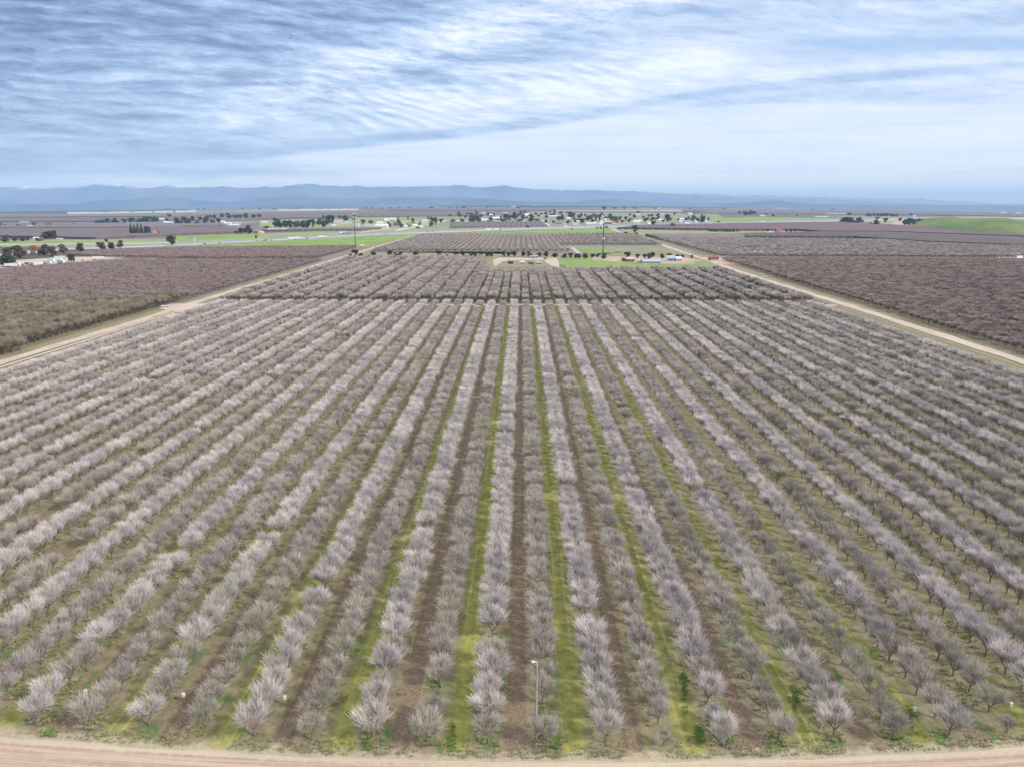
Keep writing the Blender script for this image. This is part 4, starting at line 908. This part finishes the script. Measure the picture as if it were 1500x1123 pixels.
# the pole in the first orchard
X, Y = P(785.3, 1080)
r = empty('utility_pole', (X, Y, 0), 'thin wooden pole with a white lamp head near the dirt road', 'pole')
MB().tube((0, 0, -.3), (0.02, 0, 10.4), .13, .085, 12).build('shaft', MP['wood'], r)
MB().tube((0, 0, 10.0), (.02, 0, 10.9), .05, .045, 10).build('pipe', MP['white'], r)
hd = MB(); hd.tube((.02, 0, 10.85), (-.42, -.1, 11.05), .05, .04, 8).tube((-.30, -.07, 11.0), (-.62, -.14, 11.02), .10, .13, 10)
hd.build('lamp_head', MP['white'], r)
MB().box(-.13, .13, -.32, -.12, 1.0, 1.6).build('meter_box', MP['dark'], r)
MB().box(-.03, .03, -.19, -.12, 1.6, 5.5).build('conduit', MP['grey'], r)
for i, (x, y, h_, m_, lab) in enumerate([(1110.5, 400, 17, 'wood', 'thin wooden pole beside the brown orchard and the white car'), (1132.5, 397.5, 8, 'white', 'pale pole by the rusty scrub at the brown orchard'), (1161.5, 409.6, 9.5, 'cream', 'pale pole standing where the tan road begins to widen'), (1177, 375.6, 9, 'cream', 'thick pale pole right of the bluish shed'), (808.5, 378, 11, 'wood', 'thin pole at the corner of the small basin'), (892.6, 379, 12, 'grey', 'first grey pole right of the dark mast'), (897.8, 379, 13, 'grey', 'second grey pole right of the dark mast'), (965, 384, 16, 'grey', 'tall grey pole behind the metal building'), (1033, 378, 13, 'grey', 'grey pole beside the pinkish junction'), (1069.5, 377, 10, 'cream', 'pale pole at the end of the white fence')]):
    X, Y = P(x, y); z = depth(X, Y) / F; hh = h_ * z
    r = empty('utility_pole', (X, Y, gzi(X)), lab, 'pole')
    MB().tube((0, 0, -.3), (0, 0, hh), .20, .14, 10).build('shaft', MP[m_], r)
    MB().box(-1.1, 1.1, -.08, .08, hh - .9, hh - .7).build('cross_arm', MP['wood'], r)
    for s in (-.95, 0, .95): MB().tube((s, 0, hh - .7), (s, 0, hh - .42), .06, .05, 8).build('insulator', MP['pale grey'], r)
X0, Y0 = P(1050, 377.4); X1, Y1 = P(1070, 377.4)
r = empty('fence', (X0, Y0, gzi(X0)), 'white pipe fence behind the pinkish junction', 'fence')
MB().box(0, X1 - X0, -.06, .06, 1.5, 1.75).box(0, X1 - X0, -.06, .06, .8, .95).build('rail', MP['white'], r)
for i in range(7): MB().box(i * (X1 - X0) / 6 - .08, i * (X1 - X0) / 6 + .08, -.1, .1, 0, 1.8).build('post', MP['white'], r)
def sign(px, py, hpx, wp, hp, m_, lab):
    X, Y = P(px, py); z = depth(X, Y) / F; hh = hpx * z; w_ = wp * z; ph = hp * z
    r = empty('billboard', (X, Y, gzi(X)), lab, 'sign')
    for s in (-.3, .3): MB().tube((s * w_, 0, 0), (s * w_, 0, hh), .25, .25, 8).build('post', MP['steel'], r)
    MB().box(-w_ / 2, w_ / 2, -.5, -.15 - .1, hh - ph, hh).build('panel', MP[m_], r)
    MB().box(-w_ / 2 - .2, w_ / 2 + .2, -.2, 0.1, hh - ph - .25, hh - ph - .05).build('catwalk', MP['steel'], r)
sign(375.5, 351.5, 7, 2.6, 5, 'dark', 'dark upright roadside sign left of the pinkish truck')
sign(772.5, 334.5, 4.2, 5, 3, 'dark', 'black billboard beside the highway at the purple triangle')
sign(280.5, 355, 8, 7, 3.2, 'grey', 'grey billboard beside the tall pale signpost')
X, Y = P(285.5, 359.6); z = depth(X, Y) / F
r = empty('signpost', (X, Y, gzi(X)), 'tall pale signpost at the highway beside the grey billboard', 'sign')
MB().tube((0, 0, 0), (0, 0, 10.5 * z), .55, .5, 10).build('post', MP['white'], r); MB().box(-1.6, 1.6, -.4, .4, 9.4 * z, 11 * z).build('panel', MP['pale grey'], r)
# white marker boxes in the first orchard
for i, (x, y, lab) in enumerate([(127, 1021, 'small white box on a stake, leftmost near the dirt road'), (270, 1026, 'small white box on a stake between two dull trees left'), (418, 1030, 'small pale box on a stake, third from the left'), (1338, 1047, 'small white box on a stake beside a big pale tree'), (1479, 1040, 'small white box on a stake nearest the right-hand edge')]):
    X, Y = P(x, y); r = empty('marker_box', (X, Y, 0), lab, 'box', 'white boxes on stakes in the first orchard')
    MB().box(-.16, .16, -.16, .16, .72, 1.16).build('box', MP['white'], r); MB().gable(-.20, .20, -.20, .20, 1.17, 1.25, .02).build('lid', MP['pale grey'], r)
    MB().tube((0, 0, -.1), (0, 0, .71), .03, .03, 8).build('stake', MP['wood'], r)
# the grassy mound at the right
V, Fc = [], []; nu, nv = 40, 14
for i in range(nu + 1):
    for j in range(nv + 1):
        u, v = i / nu, j / nv
        x0, y0 = 1330 + 330 * u, 330.5 + (346.0 - 330.5) * min(1, u * 2.1) ** .8
        X, Y = P(x0, y0); Y2 = Y + 720 * v; X2 = X * Y2 / Y
        pr = math.sin(math.pi * min(1, v * 1.25)) if v < .4 else 1 - max(0, (v - .72) / .28) ** 2
        pr = (v / .4) ** .6 if v < .4 else pr
        h_ = (30 + 3 * math.sin(u * 19)) * min(1, u * 5.5) ** .7 * pr * (1 - .35 * u)
        V.append((X2, Y2, gz(X2) - .5 + h_ + .5 * math.sin(u * 55 + v * 23)))
for i in range(nu):
    for j in range(nv): a = i * (nv + 1) + j; Fc.append((a, a + nv + 1, a + nv + 2, a + 1))
M['mound'] = mat('mound', tri((0.09, 0.155, 0.028), (0.19, 0.20, 0.065), (0.07, 0.115, 0.022), 0.006, 0.03, .5))
tag(mesh('hill', V, Fc, M['mound'], smooth=True), 'low grassy green mound at the edge of the reddish orchard', None, None, 'structure')

# ------------------------------------------------------------------ weeds near the dirt road
M['weed_green'] = mat('weed_green', twig_fn((0.10, 0.16, 0.035), (0.19, 0.29, 0.06), (0.24, 0.26, 0.08), 0.5))
M['weed_straw'] = mat('weed_straw', twig_fn((0.22, 0.18, 0.10), (0.46, 0.39, 0.25), (0.28, 0.29, 0.12), 0.5))
def tuft(m, seed, hgt):
    q = random.Random(seed); v, f, t = [], [], []
    for _ in range(46):
        a = q.uniform(0, 6.28); r0 = q.uniform(0, .22); p = Vector((math.cos(a) * r0, math.sin(a) * r0, -.02))
        d = Vector((math.cos(a) * .6 + q.gauss(0, .4), math.sin(a) * .6 + q.gauss(0, .4), 1.1)).normalized(); L = hgt * q.uniform(.5, 1.2)
        x = d.orthogonal().normalized() * .018; y = d.cross(x); b = len(v)
        for c, s in ((p, 1), (p + d * L * .6, .7)):
            for k in range(3): v.append(tuple(c + (x * math.cos(2.094 * k) + y * math.sin(2.094 * k)) * s))
        v.append(tuple(p + d * L + Vector((d.x, d.y, -.3)) * L * .25)); t += [0.0] * 3 + [.6] * 3 + [1.0]
        for k in range(3):
            j = (k + 1) % 3; f.append((b + k, b + j, b + 3 + j, b + 3 + k)); f.append((b + 3 + k, b + 3 + j, b + 6))
    return mesh('tuft', v, f, m, link=False, attr=t)
wg, ws = bpy.data.collections.new('kinds_weed_green'), bpy.data.collections.new('kinds_weed_straw')
for i in range(3): wg.objects.link(tuft(M['weed_green'], 500 + i, .30)); ws.objects.link(tuft(M['weed_straw'], 520 + i, .34))
wq = random.Random(21); G_, S_ = [], []
for _ in range(2600):                        # ragged weedy edge along the road
    x = wq.uniform(-95, 95); y = 72.0 + .0008 * x * x + abs(wq.gauss(0, 1.3))
    if (math.sin(x * .7) + math.sin(x * .23 + 1) + wq.gauss(0, .8)) < -.2: continue
    (S_ if wq.random() < .72 else G_).append((x, y, 0, wq.uniform(0, 6.28), wq.uniform(.3, .85), wq.randrange(3)))
for _ in range(9000):                        # under the tree rows
    k = wq.randrange(-14, 14); y = 74 + (wq.random() ** 1.7) * 60; x = ROW0 + (k + .5) * RS + wq.gauss(0, .8)
    if (math.sin(y * .35 + k * 2.1) + math.sin(y * .13 + k) + wq.gauss(0, .5)) < .2: continue
    (S_ if wq.random() < .45 else G_).append((x, y + .0008 * x * x, 0, wq.uniform(0, 6.28), wq.uniform(.4, 1.1), wq.randrange(3)))
for px, py, rx, ry, n in [(799, 1060, 11, 30, 420), (737, 990, 5, 40, 200), (702, 1030, 4, 28, 160), (1003, 1000, 5, 28, 160), (1025, 1075, 8, 12, 130), (1070, 1075, 8, 8, 90), (1165, 1020, 6, 22, 140), (1408, 1040, 6, 22, 150), (72, 1075, 9, 6, 90), (43, 1025, 9, 7, 90), (662, 1085, 5, 18, 110), (1335, 1050, 6, 14, 90), (540, 1090, 6, 8, 60), (815, 1085, 6, 12, 100)]:
    for _ in range(n * 6 // 10):
        x, y = P(px + wq.gauss(0, rx * .6), py + wq.gauss(0, ry * .6))
        if y > 72.2 + .0008 * x * x: G_.append((x, y, 0, wq.uniform(0, 6.28), wq.uniform(.4, .8), wq.randrange(3)))
scatter('weeds', 'green and straw-coloured weeds along the dirt road and under the trees', 'weeds', [(wg, A(G_)), (ws, A(S_))])
# ------------------------------------------------------------------ mountains
def ridge(name, label, d, prof, m, seed, thick=4000.0, base=-160.0):
    """a real range: prof is a list of (photo x, photo y of the crest) turned into heights at distance d"""
    q = random.Random(seed); nx, ny = 260, 12
    x0, x1 = prof[0][0], prof[-1][0]
    ph = [(q.uniform(.5, 1), q.uniform(0, 6.28)) for _ in range(24)]
    V, Fc = [], []
    for i in range(nx + 1):
        px = x0 + (x1 - x0) * i / nx
        for (a, ya), (b, yb) in zip(prof, prof[1:]):
            if a <= px <= b: t = (px - a) / (b - a); t = t * t * (3 - 2 * t); py = ya + (yb - ya) * t; break
        rx, ry, rz = ray(px, py); sc = d / ry
        hz = H + rz * sc
        hz *= 1 + 0.05 * sum(a / (k + 2) * math.sin(px * .045 * (k + 1) + p) for k, (a, p) in enumerate(ph))
        bz = gz(rx * sc) - 40
        for j in range(ny + 1):
            t = j / ny; ridge_w = math.sin(px * .35 + 2 * math.sin(px * .11)) * .5 + .5
            f = (t / .7) if t < .7 else 1 - (t - .7) / .3 * .4
            yy = d + (t - .7) * thick
            rough = 1 + (0.22 * math.sin(px * .9 + t * 9 + 3 * math.sin(px * .21)) + 0.14 * math.sin(px * 2.1 + t * 17)) * (1 - f) * 1.0
            zz = bz + (hz - bz) * (1 + .03 * math.sin(i * 1.7) * math.sin(i * .37)) * (f ** 1.25) * (rough if t < .7 else 1)
            V.append((rx * sc * (yy / d) , yy, zz))
    for i in range(nx):
        for j in range(ny):
            a = i * (ny + 1) + j; Fc.append((a, a + ny + 1, a + ny + 2, a + 1))
    o = mesh(name, V, Fc, m, smooth=True)
    return tag(o, label, None, None, 'structure')
def hill_fn(a, b, snow=None, zs=0):
    def fn(nt, pos):
        x, y, z = sep(nt, pos)
        n = noise(nt, pos, 0.0006, 6, 0.65)
        c = mixc(nt, n.ss(0.4, 0.6), a, b)
        if snow:
            c = mixc(nt, (z + (n - 0.5) * zs * 1.2).ss(zs * .8, zs * 1.05), c, snow)
        return c
    return fn
M['hill_near'] = mat('hill_near', hill_fn((0.045, 0.09, 0.16), (0.09, 0.135, 0.20)))  # aerial haze blue put into the base colour, beyond what the volume adds
M['hill_far'] = mat('hill_far', hill_fn((0.05, 0.09, 0.19), (0.10, 0.145, 0.24), (0.6, 0.62, 0.66), 690))  # slopes also tinted with the blue of distance haze; snow keeps its own white
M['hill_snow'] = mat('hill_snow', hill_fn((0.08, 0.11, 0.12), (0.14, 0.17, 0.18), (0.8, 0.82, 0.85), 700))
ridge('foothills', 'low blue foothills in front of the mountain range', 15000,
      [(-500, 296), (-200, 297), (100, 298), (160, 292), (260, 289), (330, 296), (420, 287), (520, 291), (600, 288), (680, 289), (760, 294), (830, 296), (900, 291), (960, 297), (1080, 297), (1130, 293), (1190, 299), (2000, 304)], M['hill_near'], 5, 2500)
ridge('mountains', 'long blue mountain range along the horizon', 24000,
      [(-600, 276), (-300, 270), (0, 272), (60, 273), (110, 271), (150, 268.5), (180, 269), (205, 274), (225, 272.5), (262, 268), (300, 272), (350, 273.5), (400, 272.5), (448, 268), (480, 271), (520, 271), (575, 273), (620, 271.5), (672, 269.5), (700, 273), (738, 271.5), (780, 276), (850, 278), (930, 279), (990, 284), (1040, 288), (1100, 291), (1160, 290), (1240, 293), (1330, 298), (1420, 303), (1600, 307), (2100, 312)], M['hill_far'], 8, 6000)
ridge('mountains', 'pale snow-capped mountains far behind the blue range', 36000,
      [(500, 284), (850, 284), (960, 281), (1000, 283), (1030, 283.5), (1080, 286), (1120, 285), (1200, 288), (1290, 290), (1330, 290), (1400, 294), (1470, 298), (1600, 300), (2000, 306)], M['hill_snow'], 12, 8000)

# ------------------------------------------------------------------ haze
hz = MB().box(-41000, 41000, -2500, 59000, -700, 780).build('haze', None)
hz.data.materials.clear()
hm = bpy.data.materials.new('haze_air'); hm.use_nodes = True; nt = hm.node_tree
nt.nodes.remove(nt.nodes['Principled BSDF'])
pv = nt.nodes.new('ShaderNodeVolumePrincipled')
pv.inputs['Color'].default_value = (0.55, 0.76, 1.0, 1); pv.inputs['Density'].default_value = HAZE
pv.inputs['Anisotropy'].default_value = 0.0
nt.links.new(pv.outputs[0], nt.nodes['Material Output'].inputs['Volume'])
hz.data.materials.append(hm); tag(hz, 'thin blue haze over the whole valley', None, None, 'stuff')

# ------------------------------------------------------------------ sky, sun, camera
SUN_EL, SUN_AZ = R(36), R(118)               # azimuth clockwise from +Y
w = bpy.data.worlds.new('World'); SC.world = w; w.use_nodes = True
nt = w.node_tree; bg = nt.nodes['Background']; bg.inputs['Strength'].default_value = 0.1
sky = nt.nodes.new('ShaderNodeTexSky'); sky.sky_type = 'NISHITA'; sky.sun_disc = False
sky.sun_elevation = SUN_EL; sky.sun_rotation = SUN_AZ; sky.air_density = 1.0; sky.dust_density = 0.6
gen = nt.nodes.new('ShaderNodeTexCoord').outputs['Generated']
x, y, z = sep(nt, gen)
yy = y.max(0.12)
U = x / yy; V = z / yy                        # bearing and elevation of the direction
zc = z.max(0.0) + 0.055
pxx, pyy = x / zc, y / zc                     # the cloud deck seen in perspective
wv = noise(nt, xyz(nt, pxx, pyy), 0.35, 4, 0.55)
n_wide = noise(nt, xyz(nt, pxx * 0.55 + pyy * 0.1, pyy * 0.5, 1.3), 0.8, 6, 0.62, 0.4)
n_strk = noise(nt, xyz(nt, pxx * 0.7 + wv * 0.8, pyy * 2.0 + pxx * 0.35, 4.0), 1.3, 7, 0.62, 0.3)
n_fine = noise(nt, xyz(nt, pxx * 1.2 + wv * 1.5, pyy * 4.5 + pxx * 1.2 + wv * 2.0, 9.0), 1.8, 6, 0.65, 0.5)
warp = noise(nt, xyz(nt, U * 2.2, V * 7.0, 11.0), 1.0, 3) - 0.5
n_uv = noise(nt, xyz(nt, U * 7.0 + warp * 2.5, V * 62.0 + U * 6.0 + warp * 6.0, 5.0), 1.0, 8, 0.68)
n_puff = noise(nt, xyz(nt, U * 24.0 + warp * 5.0, V * 95.0 + U * 12.0, 8.0), 1.0, 7, 0.72)
n_big = noise(nt, xyz(nt, U * 1.6, V * 5.0, 2.0), 1.0, 3, 0.5)
def seg(U, pts):                              # piecewise-linear function of the bearing
    n = nt.nodes.new('ShaderNodeFloatCurve'); c = n.mapping.curves[0]
    while len(c.points) > 2: c.points.remove(c.points[1])
    c.points[0].location = ((pts[0][0] + 1) / 2, pts[0][1]); c.points[1].location = ((pts[-1][0] + 1) / 2, pts[-1][1])
    for a, b in pts[1:-1]: c.points.new((a + 1) / 2, b)
    for q_ in c.points: q_.handle_type = 'VECTOR'
    n.mapping.update(); nt.links.new(((U + 1) / 2).clamp().v, n.inputs['Value'])
    return E(nt, n.outputs[0])
def UV(px, py):
    xx, yy2, zz = ray(px, py); return xx / yy2, zz / yy2
def line(pts): return seg(U, [(max(-1, min(1, UV(*p)[0])), UV(*p)[1]) for p in pts])
# broad brightness: dull grey-blue at upper left, white towards lower right
B0 = 0.47 + (U + 0.15) * 0.22 + V.ss(0.24, 0.06) * 0.20 - U.ss(0.05, -0.45) * V.ss(0.02, 0.10) * 0.11
up_e = line([(-200, 262), (383, 232), (440, 222), (560, 207), (750, 190), (900, 166), (1100, 150), (1300, 150), (1700, 150)])
lo_e = line([(-200, 262), (383, 233), (430, 243), (520, 262), (700, 280), (1700, 300)])
wob = (n_strk - 0.5) * 0.018
wedge = (up_e - V + wob * 0.7).ss(-0.001, 0.007) * (V - lo_e + wob).ss(-0.006, 0.012) * (U).ss(-0.46, -0.28)
mid = (V - line([(-200, 120), (300, 195), (500, 165), (700, 140), (900, 120), (1200, 95), (1700, 60)])).abs().ss(0.055, 0.0) * U.ss(-0.5, -0.1)
dk1 = (V - line([(-200, 200), (500, 212), (650, 198), (760, 183), (870, 168), (930, 160), (1000, 150), (1700, 120)]) + wob * .3).abs().ss(0.010, 0.003) * U.ss(-0.4, -0.2) * U.ss(0.16, 0.06)
dk2 = (V - line([(-200, 200), (900, 158), (1000, 143), (1100, 130), (1250, 115), (1400, 103), (1500, 98), (1700, 90)]) + wob * .3).abs().ss(0.009, 0.002) * U.ss(0.08, 0.2)
blue = (V - line([(-200, 80), (1150, 80), (1250, 72), (1400, 62), (1500, 66), (1700, 70)]) + wob).abs().ss(0.026, 0.003) * U.ss(0.22, 0.42)
low = V.ss(0.042, 0.026) * 0.30
fan = V - line([(-200, 240), (250, 178), (330, 163), (450, 118), (560, 80), (700, 36), (850, 4), (1100, -60), (1700, -200)])
fanw = fan + (n_wide - 0.5) * 0.06 + (n_uv - 0.5) * 0.03
band_up = fanw.abs().ss(0.042, 0.0) * U.ss(-0.52, -0.36)
rc = V + U * 0.36 + warp * 0.10 + (n_puff - 0.5) * 0.006
rip = (rc * 470.0 + n_wide * 16.0 + wv * 10.0).sin() * 0.5 + 0.5
rip2 = ((V + U * 0.05 + warp * 0.07 + (n_puff - 0.5) * 0.008) * 430.0 + n_wide * 9.0).sin() * 0.5 + 0.5
ripm = (fan + 0.02).ss(0.03, -0.02) * (V - up_e).ss(0.008, 0.02) * (V - up_e).ss(0.085, 0.045) * U.ss(-0.30, -0.16) * U.ss(0.22, 0.05) * n_big.ss(0.30, 0.55)
rip2m = U.ss(-0.05, -0.35) * n_wide.ss(0.42, 0.62) * V.ss(0.05, 0.1)

Bc = B0 + mid * 0.22 + (n_wide - 0.5) * 0.75 + (n_strk - 0.5) * 0.35 + (n_fine - 0.5) * 0.2 + (n_uv - 0.5) * (0.25 + 1.0 * V.ss(0.03, 0.14)) * (1.0 - U.ss(-0.1, 0.35) * 0.55) + (n_puff - 0.5) * V.ss(0.05, 0.16) * 0.75 * (1.0 - U.ss(0.0, 0.4) * 0.5) + (rip - 0.5) * ripm * n_puff.ss(0.3, 0.6) * 0.34 + (rip2 - 0.5) * rip2m * 0.16 + band_up * (0.20 + (n_puff - 0.5) * 0.5)
Bc = Bc * (1.0 - wedge * 0.8) + wedge * (0.86 + (n_strk - .5) * 0.25 + (n_wide - .5) * .2) * 0.8 + low
Bc = (Bc - 0.55) * 1.15 + 0.55 - dk1 * 0.13 - dk2 * 0.16
above = V.ss(0.26, 0.6)
Bc = (Bc * (1.0 - above * 0.5) + above * 0.9).clamp()
cl = ramp(nt, Bc, [(0.0, (0.115, 0.175, 0.32)), (0.28, (0.225, 0.315, 0.515)), (0.55, (0.40, 0.535, 0.765)), (0.8, (0.65, 0.745, 0.92)), (1.0, (0.86, 0.90, 0.98))])
cl = mixc(nt, blue * 0.45, cl, (0.18, 0.37, 0.70))
skyc = mixc(nt, 0.93, mulc(nt, sky.outputs[0], z * 0.0 + 1.0), mulc(nt, cl, 10.0 * SKYK + z.ss(0.3, 0.6) * 10.0 * SKYK * 0.35))
nt.links.new(skyc, bg.inputs['Color'])
sl = bpy.data.lights.new('sun', 'SUN'); sl.energy = 2.9; sl.angle = R(2.5); sl.color = (1.0, 0.97, 0.93)
so = bpy.data.objects.new('sun', sl); COL.objects.link(so)
sd = Vector((math.sin(SUN_AZ) * math.cos(SUN_EL), math.cos(SUN_AZ) * math.cos(SUN_EL), math.sin(SUN_EL)))
so.rotation_euler = sd.to_track_quat('Z', 'Y').to_euler()
cam = bpy.data.cameras.new('camera'); cam.sensor_width = 36; cam.lens = F / 1500 * 36
cam.clip_start = 0.5; cam.clip_end = 120000
co = bpy.data.objects.new('camera', cam); COL.objects.link(co); SC.camera = co
co.location = (0, 0, H); co.rotation_euler = (R(90) - TH, 0, YAW)
SC.view_settings.view_transform = 'Standard'; SC.view_settings.look = 'None'
SC.view_settings.exposure = EXPO; SC.view_settings.gamma = 1
SC.cycles.max_bounces = 4; SC.cycles.diffuse_bounces = 3; SC.cycles.volume_bounces = 0
SC.cycles.transparent_max_bounces = 4; SC.cycles.caustics_reflective = False; SC.cycles.caustics_refractive = False
SC.cycles.use_denoising = True; SC.cycles.denoiser = 'OPENIMAGEDENOISE'; SC.cycles.denoising_prefilter = 'NONE'; SC.cycles.denoising_input_passes = 'RGB_ALBEDO_NORMAL'
